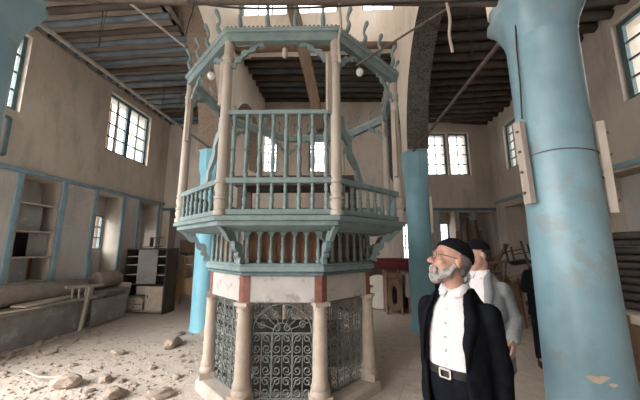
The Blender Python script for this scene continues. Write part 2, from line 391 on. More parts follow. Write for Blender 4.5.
def make_person(label, loc, rz, hy=0.0, hp=0.0, hr=0.0, arms=None, suit='black_suit', trousers='black_suit', belly=.16, beard=False, hairm='hair_black', glasses=False,
                gap=32, s=1.0, torso=1.0, group=None, headpos=(0, -.035, 1.60), legs=None, shirtm='shirt', cap='black_cap', lean=0.0):
    P = thing('person', label, 'person', loc, rz); P.scale = (s,) * 3
    HM = Matrix.Translation(headpos) @ Matrix.Rotation(hy, 4, 'Z') @ Matrix.Rotation(-hp, 4, 'X') @ Matrix.Rotation(hr, 4, 'Y')
    hv = lambda x, y, z: HM @ Vector((x, y, z))
    HR = HM.to_3x3()
    b = B()
    e = lambda c, r, rot=None: b.ell(hv(*c), r, HR if rot is None else HR @ rot, 18, 12)
    e((0, .012, .035), (.075, .095, .088)); e((0, -.025, -.035), (.060, .066, .080)); e((0, -.055, -.09), (.032, .028, .025))
    b.cap(hv(0, -.084, .012), hv(0, -.112, -.026), .009, .0145); e((-.012, -.100, -.03), (.009, .011, .008)); e((.012, -.100, -.03), (.009, .011, .008))
    e((0, -.075, .030), (.052, .022, .013)); e((-.036, -.062, -.022), (.024, .024, .022)); e((.036, -.062, -.022), (.024, .024, .022))
    e((0, -.088, -.060), (.024, .012, .007)); e((0, -.086, -.071), (.020, .012, .008))
    for sx in (-1, 1):
        e((sx * .077, .016, -.004), (.011, .022, .033), Matrix.Rotation(sx * .35, 3, 'Z'))
        e((sx * .031, -.076, .008), (.012, .010, .009))
    nk = Vector((0, .012, 1.42))
    b.cap(hv(0, .018, -.05), nk, .053, .056, 16)
    # trunk, legs
    for z, rx, ry, cy in ((1.30, .13, .085, .01), (1.25, .13, .095, 0), (1.15, .135, .105, -.0), (1.02, .14, .11, -.0), (.93, .15, .11, .0)):
        b.ell((0, cy, z), (rx * torso, ry, .13), None, 18, 10)
    lg = legs or [((-.085, .01, .90), (-.10, -.02, .49), (-.11, .03, .085)), ((.085, .01, .90), (.10, -.02, .49), (.11, .03, .085))]
    for hip, knee, ank in lg:
        b.cap(hip, knee, .085, .055); b.cap(knee, ank, .055, .04); b.cap(ank, Vector(ank) + Vector((0, -.13, -.045)), .04, .03)
    A = arms or {}
    for side in (-1, 1):
        a = A.get(side) or dict(sh=(side * .160, .0, 1.335), el=(side * .183, .03, 1.07), wr=(side * .175, -.02, .84), hd=(0, -.05, -1), pn=(-side, 0, 0), curl=.45)
        A[side] = a
        b.cap((side * .07, .01, 1.33), a['sh'], .055, .05); b.cap(a['sh'], a['el'], .05, .040); b.cap(a['el'], a['wr'], .040, .027)
        hand(b, a['wr'], a['hd'], a['pn'], a['curl'], side)
    le, re_, lp = hv(-.031, -.088, .009), hv(.031, -.088, .009), hv(0, -.10, -.065)
    hr_ = HR @ Vector((1, 0, 0))
    def col(c):
        if (c - le).length < .0085 or (c - re_).length < .0085: return 2
        v = c - lp
        if abs(v.dot(hr_)) < .022 and abs(v.dot(HR @ Vector((0, 0, 1)))) < .010 and v.length < .03: return 1
        return 0
    remeshed(b, 'body', [M['skin'], M['lips'], M['eye']], P, .0065, 3, col)
    # hair, cap, beard, glasses
    b = B()
    hz = lambda c, r: b.ell(hv(*c), r, HR, 16, 10)
    hz((0, .05, .015), (.076, .062, .070)); hz((0, .055, -.03), (.062, .045, .05))
    for sx in (-1, 1):
        hz((sx * .068, .035, .012), (.013, .042, .045))
    remeshed(b, 'hair', M[hairm], P, .007, 2, None, .0025, 60)
    b = B(); rings = []
    CR = HM @ Matrix.Translation((0, .018, .033)) @ Matrix.Rotation(-.30, 4, 'X')
    for i in range(9):
        t = R(84) * (1 - i / 8) + .001
        rings.append([CR @ Vector((.0845 * math.sin(t) * math.cos(q), .108 * math.sin(t) * math.sin(q), .100 * math.cos(t) + .003)) for q in [2 * PI * k / 28 for k in range(28)]])
    b.loft(rings).build('skullcap', M[cap], P)
    if beard:
        b = B(); hb_ = lambda c, r: b.ell(hv(*c), r, HR, 16, 10)
        hb_((0, -.060, -.100), (.040, .040, .028)); hb_((0, -.062, -.120), (.030, .028, .018))
        hb_((0, -.097, -.0485), (.026, .008, .006))
        for sx in (-1, 1):
            ch = [(.064, .0, -.022), (.063, -.010, -.050), (.056, -.026, -.075), (.044, -.048, -.095), (.022, -.066, -.108)]
            for q0, q1 in zip(ch, ch[1:]): b.cap(hv(sx * q0[0], q0[1], q0[2]), hv(sx * q1[0], q1[1], q1[2]), .0145, .0165, 10)
            hb_((sx * .052, -.030, -.072), (.013, .034, .030)); hb_((sx * .030, -.084, -.066), (.011, .014, .020))
        remeshed(b, 'beard', M['beard'], P, .006, 2, None, .004, 70)
    if glasses:
        b = B()
        for sx in (-1, 1):
            pts = []
            for k in range(20):
                t = 2 * PI * k / 20; c, q = math.cos(t), math.sin(t); w_ = (abs(c) ** 4 + abs(q) ** 4) ** -.25
                pts.append(hv(sx * .034 + .026 * c * w_, -.107 + .12 * abs(sx * .034 + .026 * c) ** 1.6, .006 + .018 * q * w_))
            b.tube(pts, .0024, 6, loop=True)
            b.tube([hv(sx * .060, -.098, .014), hv(sx * .080, -.05, .014), hv(sx * .083, .012, .012)], .0022, 6)
        b.tube([hv(-.008, -.107, .010), hv(.008, -.107, .010)], .002, 6)
        b.build('glasses', M['iron_dark'], P)
    # shirt
    T = torso
    prof = [(.98, .158, .135 + belly * .0, .115, 0), (1.05, .163, belly - .018, .12, 0), (1.13, .162, belly - .015, .118, 0), (1.22, .160, belly * .93 - .016, .115, 0), (1.31, .150, .118, .105, 0),
            (1.365, .125, .098, .09, .005), (1.41, .090, .078, .074, .01), (1.44, .072, .070, .064, .012), (1.478, .068, .068, .062, .014)]
    B().loft([sring(z, rx * T, rf, rb, cy) for z, rx, rf, rb, cy in prof]).build('shirt', M[shirtm], P)
    for sx in (-1, 1):
        c = B()
        c.loft([[Vector((sx * .012, -.062, 1.452)), Vector((sx * .060, -.030, 1.485)), Vector((sx * .068, .02, 1.487)), Vector((sx * .02, .072, 1.487))],
                [Vector((sx * .030, -.082, 1.415)), Vector((sx * .078, -.052, 1.425)), Vector((sx * .086, .02, 1.435)), Vector((sx * .03, .085, 1.44))]], False, False)
        o = c.build('collar', M[shirtm], P); k = o.modifiers.new('t', 'SOLIDIFY'); k.thickness = .006
    for i in range(5): B().ell((0, -(belly * (.985 if i < 3 else .9 - .12 * (i - 3)) - .012), 1.10 + .065 * i), (.006, .004, .006), None, 8, 6).build('button', M['white_paint'], P)
    # trousers and belt
    b = B()
    b.loft([sring(z, rx * T, rf, rb, cy) for z, rx, rf, rb, cy in ((.80, .165, .12, .12, 0), (.90, .172, .135, .125, 0), (1.0, .170, belly - .012, .125, 0), (1.06, .168, belly - .012, .122, 0))])
    for hip, knee, ank in lg:
        b.cap((hip[0], hip[1], .88), knee, .098, .075); b.cap(knee, (ank[0], ank[1], .12), .075, .062)
    remeshed(b, 'trousers', M[trousers], P, .011, 4)
    B().loft([sring(z, (.170 + q) * T, belly - .010 + q, .124 + q, 0) for z, q in ((1.045, -.004), (1.047, .004), (1.08, .004), (1.082, -.004))]).build('belt', M['leather'], P)
    bk = B(); y = -(belly - .002)
    for a, c in (((-.026, 1.045), (.026, 1.045)), ((.026, 1.045), (.026, 1.082)), ((.026, 1.082), (-.026, 1.082)), ((-.026, 1.082), (-.026, 1.045))):
        bk.bar((a[0], y - .005, a[1]), (c[0], y - .005, c[1]), .009, .007)
    bk.build('buckle', M['buckle'], P, False)
    # jacket: open shell plus sleeves grown into one piece
    b = B()
    g = R(gap)
    def jr(z, rx, rf, rb, cy, ga, off):
        o = sring(z, (rx + off) * T, rf + off, rb + off, cy, 44, ga, 2 * PI - ga, 2.4); return o
    J = [(.72, .174, .170, .150, 0, g * 1.15), (.85, .172, .174, .146, 0, g * 1.05), (.98, .174, .174, .138, 0, g), (1.10, .168, belly + .012, .132, 0, g), (1.22, .165, belly * .95 + .01, .130, 0, g * .98),
         (1.29, .164, .145, .125, 0, g * .95), (1.345, .154, .120, .110, .003, g * .95), (1.39, .122, .098, .095, .006, g * 1.0), (1.43, .086, .084, .082, .010, g * 1.3), (1.455, .076, .076, .074, .012, g * 2.1)]
    outer = [jr(*q, .018) for q in J]; inner = [jr(*q, -.006) for q in J]
    rings = [o + list(reversed(i)) for o, i in zip(outer, inner)]
    b.loft(rings)
    for side in (-1, 1):
        a = A[side]; sh, el, wr = Vector(a['sh']), Vector(a['el']), Vector(a['wr'])
        b.cap((side * .10, .005, 1.33), sh + Vector((0, 0, -.01)), .060, .064); b.cap(sh, el, .064, .056)
        wq = el + (wr - el) * .94
        b.cap(el, wq, .056, .046)
    remeshed(b, 'jacket', M[suit], P, .0095, 3, None, .007, 12)
    for side in (-1, 1):
        L_ = []
        for z, rx, rf, rb, cy, ga in J[3:]:
            wd = {1.10: .03, 1.22: .20, 1.29: .32, 1.345: .38, 1.39: .42, 1.43: .5, 1.455: .4}.get(z, .2)
            ring = []
            for u in (0, .5, 1):
                t = ga + wd * u; s_, c = math.sin(t), math.cos(t); q = (abs(s_) ** 2.4 + abs(c) ** 2.4) ** (-1 / 2.4)
                ring.append(Vector((side * (rx + .024) * T * s_ * q, cy - (rf + .026) * c * q, z)))
            L_.append(ring)
        o = B().loft(L_, False, False).build('lapel', M[suit], P); k = o.modifiers.new('t', 'SOLIDIFY'); k.thickness = .008; k.offset = 0
    # shoes
    for hip, knee, ank in lg:
        x, y = ank[0], ank[1]
        b = B().loft([[Vector((x + .045 * w_ * math.cos(t), y + oy + ly * math.sin(t), z)) for t in [2 * PI * k / 20 for k in range(20)]] for z, w_, oy, ly in ((.0, 1.0, -.06, .14), (.03, 1.05, -.06, .143), (.06, .9, -.045, .115), (.10, .8, .0, .055), (.13, .78, .0, .05))])
        b.build('shoe', M['leather'], P)
    return P

make_person('bearded man in black suit, skullcap and glasses looking up at the pavilion', (.605, 1.70, 0), R(-44), R(-40), R(16), R(-4), None, 'black_suit', 'black_suit', .172, True, 'hair_grey', True, 34, 1.0, .95)
make_person('man in grey blazer and dark cap standing behind the bearded man, looking down', (1.14, 2.60, 0), R(-46), R(-35), R(-16), 0,
    {1: dict(sh=(.160, 0, 1.335), el=(.20, .07, 1.11), wr=(.225, -.06, .985), hd=(0, -.45, -.9), pn=(-1, 0, 0), curl=.5)}, 'grey_suit', 'black_suit', .14, False, 'hair_black', False, 26, 1.005)
make_person('person in black half hidden behind the large blue pillar, hands clasped', (2.89, 4.64, 0), R(-24), R(-20), R(-10), 0,
    {-1: dict(sh=(-.16, 0, 1.335), el=(-.22, -.01, 1.10), wr=(-.10, -.22, 1.06), hd=(1, -.25, -.1), pn=(0, 1, 0), curl=.5), 1: dict(sh=(.16, 0, 1.335), el=(.22, -.01, 1.10), wr=(.10, -.23, 1.06), hd=(-1, -.25, -.1), pn=(0, 1, 0), curl=.5)},
    'black_suit', 'black_suit', .14, False, 'hair_black', False, 12, .96, shirtm='black_suit')
# ------------------------------------------------------------------ room shell
AL = 0.082                       # the end wall stands slightly askew
BW0 = Vector((-6, 8.85, 0)); BWd = Vector((math.cos(AL), math.sin(AL), 0)); BWn = Vector((-math.sin(AL), math.cos(AL), 0))
def bw(s, d, z): return BW0 + BWd * s + BWn * d + Vector((0, 0, z))

def holed_wall(name, m, fn, u0, u1, z0, z1, thick, holes, label, parent=None):
    """fn(u, d, z): d runs from the room face (0) outward."""
    us = sorted({u0, u1} | {h[0] for h in holes} | {h[1] for h in holes}); us = [u for u in us if u0 <= u <= u1]
    zs = sorted({z0, z1} | {h[2] for h in holes} | {h[3] for h in holes}); zs = [z for z in zs if z0 <= z <= z1]
    solid = lambda i, j: 0 <= i < len(us) - 1 and 0 <= j < len(zs) - 1 and not any(
        h[0] <= (us[i] + us[i + 1]) / 2 <= h[1] and h[2] <= (zs[j] + zs[j + 1]) / 2 <= h[3] for h in holes)
    b = B()
    for i in range(len(us) - 1):
        for j in range(len(zs) - 1):
            if not solid(i, j): continue
            a, c, e, g = us[i], us[i + 1], zs[j], zs[j + 1]
            for d in (0, thick): b.add([fn(a, d, e), fn(c, d, e), fn(c, d, g), fn(a, d, g)], [(0, 1, 2, 3)])
            if not solid(i - 1, j): b.add([fn(a, 0, e), fn(a, thick, e), fn(a, thick, g), fn(a, 0, g)], [(0, 1, 2, 3)])
            if not solid(i + 1, j): b.add([fn(c, 0, e), fn(c, thick, e), fn(c, thick, g), fn(c, 0, g)], [(0, 1, 2, 3)])
            if not solid(i, j - 1): b.add([fn(a, 0, e), fn(c, 0, e), fn(c, thick, e), fn(a, thick, e)], [(0, 1, 2, 3)])
            if not solid(i, j + 1): b.add([fn(a, 0, g), fn(c, 0, g), fn(c, thick, g), fn(a, thick, g)], [(0, 1, 2, 3)])
    me = b.mesh(name, m, False)
    bm = bmesh.new(); bm.from_mesh(me); bmesh.ops.remove_doubles(bm, verts=bm.verts[:], dist=1e-4)
    bmesh.ops.recalc_face_normals(bm, faces=bm.faces[:]); bm.to_mesh(me); bm.free()
    return st(link(name, me, parent), label)

lw = lambda u, d, z: Vector((-6 - d, u, z))
rw = lambda u, d, z: Vector((4.95 + d, u, z))

fl = B()
nx, ny = 46, 46
fx0, fx1, fy0, fy1 = -6.6, 5.6, -3.6, 10.6
def fz(x, y):
    h = 0.012 * mnoise.noise(Vector((x * 1.3, y * 1.3, 0)))
    g = max(0, min(1, (-2.2 - x) / 2.5)) * max(0, min(1, (4.4 - y) / 1.5)) * max(0, min(1, (y - 1) / 1.2))
    return min(0.0, h) + g * 0.03 * (1 + mnoise.noise(Vector((x * 2.7, y * 2.7, 5))))
vs = [(fx0 + (fx1 - fx0) * i / nx, fy0 + (fy1 - fy0) * j / ny) for j in range(ny + 1) for i in range(nx + 1)]
fl.add([(x, y, fz(x, y)) for x, y in vs], [(j * (nx + 1) + i, j * (nx + 1) + i + 1, (j + 1) * (nx + 1) + i + 1, (j + 1) * (nx + 1) + i) for j in range(ny) for i in range(nx)])
st(fl.build('floor', M['floor']), 'dusty tiled hall floor')
st(B().box((0, 3, -0.25), (60, 60, 0.3)).build('floor_courtyard', M['outdoors']), 'paved ground outside the hall')

holed_wall('wall_left', M['plaster'], lw, -3.4, 8.9, 0, 6.2, 0.5,
    [(-2.9, 2.5, 0, 4.9), (6.35, 7.9, 4.12, 5.68), (2.95, 4.44, 4.15, 5.7), (4.68, 5.44, 1.0, 3.03), (6.33, 7.1, 0.95, 3.0), (7.78, 8.58, 0.95, 3.0)], 'stained plaster wall with shallow niches')
holed_wall('wall_back', M['plaster'], bw, -0.1, 11.1, 0, 7.0, 0.5,
    [(8.83, 9.55, 4.07, 5.57), (9.62, 10.3, 4.07, 5.57), (4.82, 5.5, 4.18, 5.6), (3.1, 3.75, 4.18, 5.6), (9.06, 9.62, 0.4, 2.84), (9.76, 10.2, 0.4, 2.8), (10.36, 10.86, 0.4, 2.8),
     (7.92, 8.32, 1.2, 2.5), (0.25, 0.85, 0.4, 2.95), (2.4, 2.95, 0.4, 2.95), (4.15, 4.6, 0.4, 2.95)], 'end wall of stained plaster with tall recesses')
holed_wall('wall_right', M['plaster'], rw, -3.4, 9.9, 0, 6.2, 0.5,
    [(3.7, 5.12, 4.2, 5.72), (8.05, 8.86, 4.0, 5.42), (4.5, 5.95, 0.9, 3.02), (6.4, 7.4, 0.6, 2.9), (8.0, 9.2, 0.6, 2.9)], 'brown plaster wall in shadow')
holed_wall('wall_front', M['plaster'], lambda u, d, z: Vector((u, -3.4 - d, z)), -6.5, 5.5, 0, 8.6, 0.5, [(-5.7, -3.2, 0, 4.4), (-2.7, 1.35, 6.85, 8.5)], 'unseen wall behind the viewer with openings added for daylight')  # both openings are unseen, added to let daylight into the hall
# recess backs
holed_wall('wall_niche_left', M['plaster_grey'], lambda u, d, z: Vector((-6.45 - d, u, z)), 4.5, 8.75, 0.8, 3.2, 0.08, [(6.6, 7.05, 1.62, 2.5), (8.05, 8.42, 1.5, 2.38)], 'grey back of the niches')
holed_wall('wall_niche_back', M['plaster_grey'], lambda u, d, z: bw(u, 0.46 + d, z), -0.1, 11.1, 0, 3.2, 0.08, [(9.15, 9.6, 1.55, 2.48), (7.94, 8.30, 1.2, 2.5)], 'back of the end wall recesses')
holed_wall('wall_niche_right', M['plaster_grey'], lambda u, d, z: rw(u, 0.46 + d, z), 4.2, 9.6, 0, 3.2, 0.08, [], 'back of the right recesses')

# grey skim coat on the lower left wall between the niches
sk = B()
for a, c in ((3.0, 4.64), (5.48, 6.29), (7.14, 7.74), (8.62, 8.88)):
    sk.box2((-5.99, a, 0), (-6.005, c, 3.04))
st(sk.build('wall_lower_skim', M['plaster_grey'], None, False), 'grey lower wall coat')
pm = B()
for (y0, y1, z0, z1) in ((5.56, 6.2, 2.13, 2.9),):
    for a, c in (((y0, z0), (y1, z0)), ((y1, z0), (y1, z1)), ((y1, z1), (y0, z1)), ((y0, z1), (y0, z0))):
        pm.bar((-5.985, a[0], a[1]), (-5.985, c[0], c[1]), 0.03, 0.03)
st(pm.build('trim_1', M['plaster_grey'], None, False), 'faint plaster panel moulding')

# arcade walls over the two rows of pillars
def arch_pts(c, a, z0, rise, n=22):
    return [(c - a * math.cos(PI * i / n), z0 + rise * math.sin(PI * i / n)) for i in range(n + 1)]
def arcade(name, x0, x1, segs, smat, label):
    b = B()
    for (ya, yb, c, a, z0, rise, top) in segs:
        pts = arch_pts(c, a, z0, rise)
        fn = lambda u, v, d: Vector((d, u, v))
        n = len(pts); z00 = z0
        # left jamb, right jamb and strips over the arch
        b.cur = 0
        for k in range(n - 1):
            (ua, va), (ub, vb) = pts[k], pts[k + 1]
            for x in (x0, x1): b.add([fn(ua, va, x), fn(ub, vb, x), fn(ub, top, x), fn(ua, top, x)], [(0, 1, 2, 3)])
        for (p, q) in ((ya, c - a), (c + a, yb)):
            if q - p > 1e-3:
                b.box2((x0, p, z0), (x1, q, top))
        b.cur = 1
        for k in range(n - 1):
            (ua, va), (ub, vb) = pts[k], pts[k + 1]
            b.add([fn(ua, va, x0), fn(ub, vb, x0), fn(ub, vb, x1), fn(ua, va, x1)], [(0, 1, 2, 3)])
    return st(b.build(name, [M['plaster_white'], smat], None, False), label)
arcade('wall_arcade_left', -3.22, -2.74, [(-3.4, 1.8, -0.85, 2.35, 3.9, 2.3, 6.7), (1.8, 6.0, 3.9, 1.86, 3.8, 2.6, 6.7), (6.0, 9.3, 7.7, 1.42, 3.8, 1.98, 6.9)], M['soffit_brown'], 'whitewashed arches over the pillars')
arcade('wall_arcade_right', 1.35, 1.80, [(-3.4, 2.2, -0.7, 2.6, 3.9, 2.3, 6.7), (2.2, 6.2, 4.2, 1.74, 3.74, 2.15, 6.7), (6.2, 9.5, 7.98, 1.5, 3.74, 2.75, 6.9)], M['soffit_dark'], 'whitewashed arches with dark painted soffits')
# lantern above the nave
lwin = [(0.0, 1.7, 7.3, 8.3), (2.2, 3.9, 7.3, 8.3), (4.4, 6.1, 7.3, 8.3)]  # unseen side windows, added to bring light into the lantern
holed_wall('wall_lantern_left', M['plaster_white'], lambda u, d, z: Vector((-2.74 - d, u, z)), -3.4, 6.9, 6.7, 8.6, 0.4, [], 'white lantern wall')
holed_wall('wall_lantern_right', M['plaster_white'], lambda u, d, z: Vector((1.40 + d, u, z)), -3.4, 6.9, 6.7, 8.6, 0.4, lwin, 'white lantern wall')
CW = [(-2.69, -1.42, 7.72, 8.5), (-1.28, -0.1, 7.72, 8.5), (0.53, 1.38, 7.72, 8.5)]
holed_wall('wall_clerestory', M['plaster_white'], lambda u, d, z: Vector((u, 6.5 + d + 0.03 * u, z)), -2.76, 1.42, 6.72, 8.6, 0.35, CW, 'white clerestory wall with high windows')

def ceiling(name, x0, x1, y0, y1, z, bmat, boards, n, r, label, skew=0.0, knots=True):
    b = B().box2((x0, y0, z), (x1, y1, z + 0.12))
    root = st(b.build(name, boards, None, False), label)
    for i in range(n):
        y = y0 + (y1 - y0) * (i + 0.5) / n
        pts, rr = [], []
        for k in range(7):
            t = k / 6
            pts.append((x0 + (x1 - x0) * t, y + skew * ((x0 + (x1 - x0) * t) - (x0 + x1) / 2) + rnd.uniform(-.012, .012), z - r * 0.72 + rnd.uniform(-.015, .015)))
            rr.append(r * rnd.uniform(0.86, 1.08))
        B().tube(pts, rr, 10).build('beam', bmat if not isinstance(bmat, list) else bmat[rnd.random() < 0.3], root)
    return root
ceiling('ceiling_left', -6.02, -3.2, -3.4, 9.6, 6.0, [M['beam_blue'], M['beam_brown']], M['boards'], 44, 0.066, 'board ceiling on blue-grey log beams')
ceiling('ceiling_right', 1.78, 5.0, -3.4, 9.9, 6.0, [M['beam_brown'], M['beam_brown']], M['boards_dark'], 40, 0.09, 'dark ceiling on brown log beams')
ceiling('ceiling_nave', -2.76, 1.38, 6.72, 9.45, 6.86, [M['beam_slate'], M['beam_brown']], M['boards'], 8, 0.085, 'board ceiling behind the lantern', skew=AL)
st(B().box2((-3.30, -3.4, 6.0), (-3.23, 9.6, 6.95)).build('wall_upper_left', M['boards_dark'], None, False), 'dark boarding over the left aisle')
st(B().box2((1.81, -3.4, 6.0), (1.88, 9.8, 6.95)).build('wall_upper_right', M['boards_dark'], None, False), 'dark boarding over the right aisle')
lc = st(B().box2((-3.2, -3.4, 8.6), (1.85, 6.95, 8.75)).build('ceiling_lantern', M['plaster_white'], None, False), 'lantern roof')
st(B().tube([(-2.76, 6.38, 6.68), (-1.6, 6.42, 6.70), (-0.4, 6.47, 6.67), (0.6, 6.5, 6.69), (1.42, 6.52, 6.66)], [0.085, 0.095, 0.09, 0.095, 0.085], 10).build('trim_2', M['log']), 'rough log under the clerestory wall')

# windows -------------------------------------------------------------
NWIN = [0]
def window(fn, u0, u1, z0, z1, cols, rows, fmat, fw=0.055, bar=0.022, label='small paned window', casements=1, d=0.1):
    NWIN[0] += 1
    root = structure('window_%d' % NWIN[0], label)
    b = B(); h = B(); p = B()
    def bx(bb, ua, ub, za, zb, da, db):
        vs = [fn(u, dd, z) for u in (ua, ub) for dd in (da, db) for z in (za, zb)]
        bb.add(vs, [(0, 1, 3, 2), (4, 6, 7, 5), (0, 4, 5, 1), (2, 3, 7, 6), (0, 2, 6, 4), (1, 5, 7, 3)])
    bx(b, u0, u0 + fw, z0, z1, d, d + .07); bx(b, u1 - fw, u1, z0, z1, d, d + .07)
    bx(b, u0 + fw, u1 - fw, z0, z0 + fw, d, d + .07); bx(b, u0 + fw, u1 - fw, z1 - fw, z1, d, d + .07)
    cw = (u1 - u0) / casements
    for k in range(1, casements): bx(b, u0 + cw * k - fw * 0.9, u0 + cw * k + fw * 0.9, z0 + fw, z1 - fw, d, d + .07)
    b.build('frame', fmat, root, False)
    for k in range(casements):
        a = u0 + cw * k + fw; c = u0 + cw * (k + 1) - fw
        for i in range(1, cols): bx(h, a + (c - a) * i / cols - bar / 2, a + (c - a) * i / cols + bar / 2, z0 + fw, z1 - fw, d + .02, d + .05)
        for j in range(1, rows):
            z = z0 + fw + (z1 - z0 - 2 * fw) * j / rows
            bx(h, a, c, z - bar / 2, z + bar / 2, d + .021, d + .049)
    if h.v: h.build('muntins', fmat, root, False)
    bx(p, u0 + fw, u1 - fw, z0 + fw, z1 - fw, d + .032, d + .038); p.build('panes', M['glass'], root, False)
    return root
window(lw, 6.35, 7.9, 4.12, 5.68, 2, 4, M['teal_dark'], .07, .035, 'double casement window high in the left wall', 2)
window(lw, 2.95, 4.44, 4.15, 5.7, 2, 4, M['teal_dark'], .07, .035, 'high window beside the near pillar', 2)
window(lambda u, d, z: Vector((-6.45 - d, u, z)), 6.6, 7.05, 1.62, 2.5, 1, 3, M['teal_dark'], .03, .03, 'narrow window in the second niche', 1, .0)
window(lambda u, d, z: Vector((-6.45 - d, u, z)), 8.05, 8.42, 1.5, 2.38, 1, 3, M['teal_dark'], .03, .03, 'narrow window in the third niche', 1, .0)
window(bw, 8.83, 9.55, 4.07, 5.57, 2, 4, M['teal_dark'], .06, .03, 'four-row window in the end wall')
window(bw, 9.62, 10.3, 4.07, 5.57, 2, 4, M['teal_dark'], .06, .03, 'four-row window beside the corner of the end wall')
window(bw, 4.82, 5.5, 4.18, 5.6, 2, 4, M['teal_dark'], .06, .03, 'end wall window seen through the pavilion')
window(bw, 3.1, 3.75, 4.18, 5.6, 2, 4, M['teal_dark'], .06, .03, 'end wall window behind the pavilion posts')
window(lambda u, d, z: bw(u, .46 + d, z), 9.15, 9.6, 1.55, 2.48, 2, 3, M['trim_blue'], .03, .02, 'low window in an end wall recess', 1, 0)
window(lambda u, d, z: bw(u, .46 + d, z), 7.94, 8.30, 1.2, 2.5, 2, 3, M['trim_blue'], .05, .04, 'low wide window in the end wall', 1, 0)
window(rw, 3.7, 5.12, 4.2, 5.72, 3, 4, M['teal_dark'], .09, .035, 'high window in the right wall')
window(rw, 8.05, 8.86, 4.0, 5.42, 3, 5, M['teal_dark'], .06, .03, 'small paned window near the right corner')
for a, c, e, g in CW: window(lambda u, d, z: Vector((u, 6.5 + d + 0.03 * u, z)), a, c, e, g, 3, 1, M['teal_light'], .05, .03, 'bright clerestory window')
window(lambda u, d, z: Vector((u, -3.4 - d, z)), -2.7, 1.35, 6.85, 8.5, 5, 2, M['teal_light'], .06, .04, 'unseen front lantern window added for light')  # added out of view to brighten the clerestory wall and nave
for a, c, e, g in lwin:
    window(lambda u, d, z: Vector((1.40 + d, u, z)), a, c, e, g, 3, 2, M['teal_light'], .05, .03, 'unseen lantern side window added for light')
# small empty frame on the left wall
fr = B()
for a, c in (((3.55, 3.28), (4.3, 3.28)), ((4.3, 3.28), (4.3, 3.97)), ((4.3, 3.97), (3.55, 3.97)), ((3.55, 3.97), (3.55, 3.28))):
    fr.bar((-5.98, *a), (-5.98, *c), .05, .05)
st(fr.build('trim_3', M['teal_dark'], None, False), 'small dark frame on the left wall')

# trims ---------------------------------------------------------------
st(B().box2((-6.0, 2.55, 3.05), (-5.95, 8.88, 3.13)).build('trim_left', M['trim_blue'], None, False, .006), 'blue rail along the left wall')
jb = 0
for y in (4.62, 5.48, 6.27, 7.14, 7.73, 8.62):
    jb += 1
    st(B().box2((-6.0, y - .045, 0.92), (-5.955, y + .045, 3.05)).build('trim_jamb_%d' % jb, M['trim_blue'], None, False, .006), 'blue niche jamb')
st(B().prism([(-.0, 2.86), (11.0, 2.86), (11.0, 2.95), (0, 2.95)], lambda u, v, d: bw(u, d, v), -0.05, 0).build('trim_back', M['teal_dark'], None, False), 'dark rail along the end wall')
for s0, s1 in ((8.83, 9.06), (9.62, 9.76), (10.2, 10.36), (10.86, 10.98)):
    jb += 1
    st(B().prism([(s0, 0.3), (s1, 0.3), (s1, 2.86), (s0, 2.86)], lambda u, v, d: bw(u, d, v), -0.04, 0).build('trim_jamb_%d' % jb, M['grey_wood'], None, False), 'grey pilaster between recesses')
for s0 in (9.09, 10.22, 0.9):
    jb += 1
    st(B().prism([(s0 - .03, 0.3), (s0 + .03, 0.3), (s0 + .03, 2.86), (s0 - .03, 2.86)], lambda u, v, d: bw(u, d, v), -0.06, 0.0).build('trim_jamb_%d' % jb, M['trim_blue'], None, False), 'blue recess jamb')
st(B().box2((4.95, 2.5, 3.07), (4.90, 9.7, 3.16)).build('trim_right', M['trim_blue'], None, False), 'blue rail along the right wall')
for y in (4.47, 5.98, 7.43, 7.95):
    jb += 1
    st(B().box2((4.95, y - .04, .6), (4.91, y + .04, 3.07)).build('trim_jamb_%d' % jb, M['teal_dark'], None, False), 'dark jamb on the right wall')

# niche with shelves (built into the wall)
ns = structure('trim_niche_shelving', 'shelves built into the first wall niche')
for z in (1.0, 1.47, 1.96, 2.49):
    B().box2((-6.44, 4.69, z), (-5.99, 5.43, z + .03)).build('shelf', M['batten'], ns, False)
for y in (4.70, 5.41):
    B().box2((-6.02, y - .012, 1.03), (-5.99, y + .012, 3.02)).build('upright', M['batten'], ns, False)
for z0, z1, m in ((1.03, 1.465, 'panel_brown'), (1.50, 1.955, 'dark_wood'), (1.99, 2.485, 'dark_wood')):  # dark backs put the shade of the open shelf cells into colour
    B().box2((-6.43, 4.70, z0), (-6.41, 5.42, z1)).build('backboard', M[m], ns, False)
for z0, z1, y0, y1 in ((1.035, 1.465, 4.72, 5.10), (1.505, 1.955, 5.04, 5.40), (1.995, 2.485, 4.72, 5.22)):
    B().box2((-6.13, y0, z0), (-6.115, y1, z1)).build('sliding_panel', M['tin'], ns, False)

# ------------------------------------------------------------------ pillars
def pillar(name, label, x, y, prof, m, seg=40):
    o = thing(name, label, 'pillar', (x, y, 0))
    return o
def flute(prof, z0=None): return prof
p1 = thing('blue_pillar', 'large glossy blue pillar close by, with timber battens strapped to it', 'pillar', (1.575, 2.18, 0))
b = B().lathe([(.255, 0), (.245, .3), (.232, .8), (.225, 1.6), (.222, 2.4), (.224, 3.0), (.228, 3.3)], (0, 0, 0), 48)
b.build('shaft', M['pillar'], p1)
b = B()
rings = []
for z, r, q in ((3.28, .228, 0), (3.38, .236, .2), (3.50, .262, .6), (3.56, .29, .9), (3.60, .29, .9), (3.64, .262, .9), (3.735, .268, .95)):
    ring = []
    for k in range(32):
        a = 2 * PI * k / 32
        sq = r / max(abs(math.cos(a)), abs(math.sin(a))) if q else r
        rr = r * (1 - q) + min(sq, r * 1.28) * q
        ring.append(Vector((rr * math.cos(a), rr * math.sin(a), z)))
    rings.append(ring)
b.loft(rings).build('capital', M['pillar'], p1, angle=50)
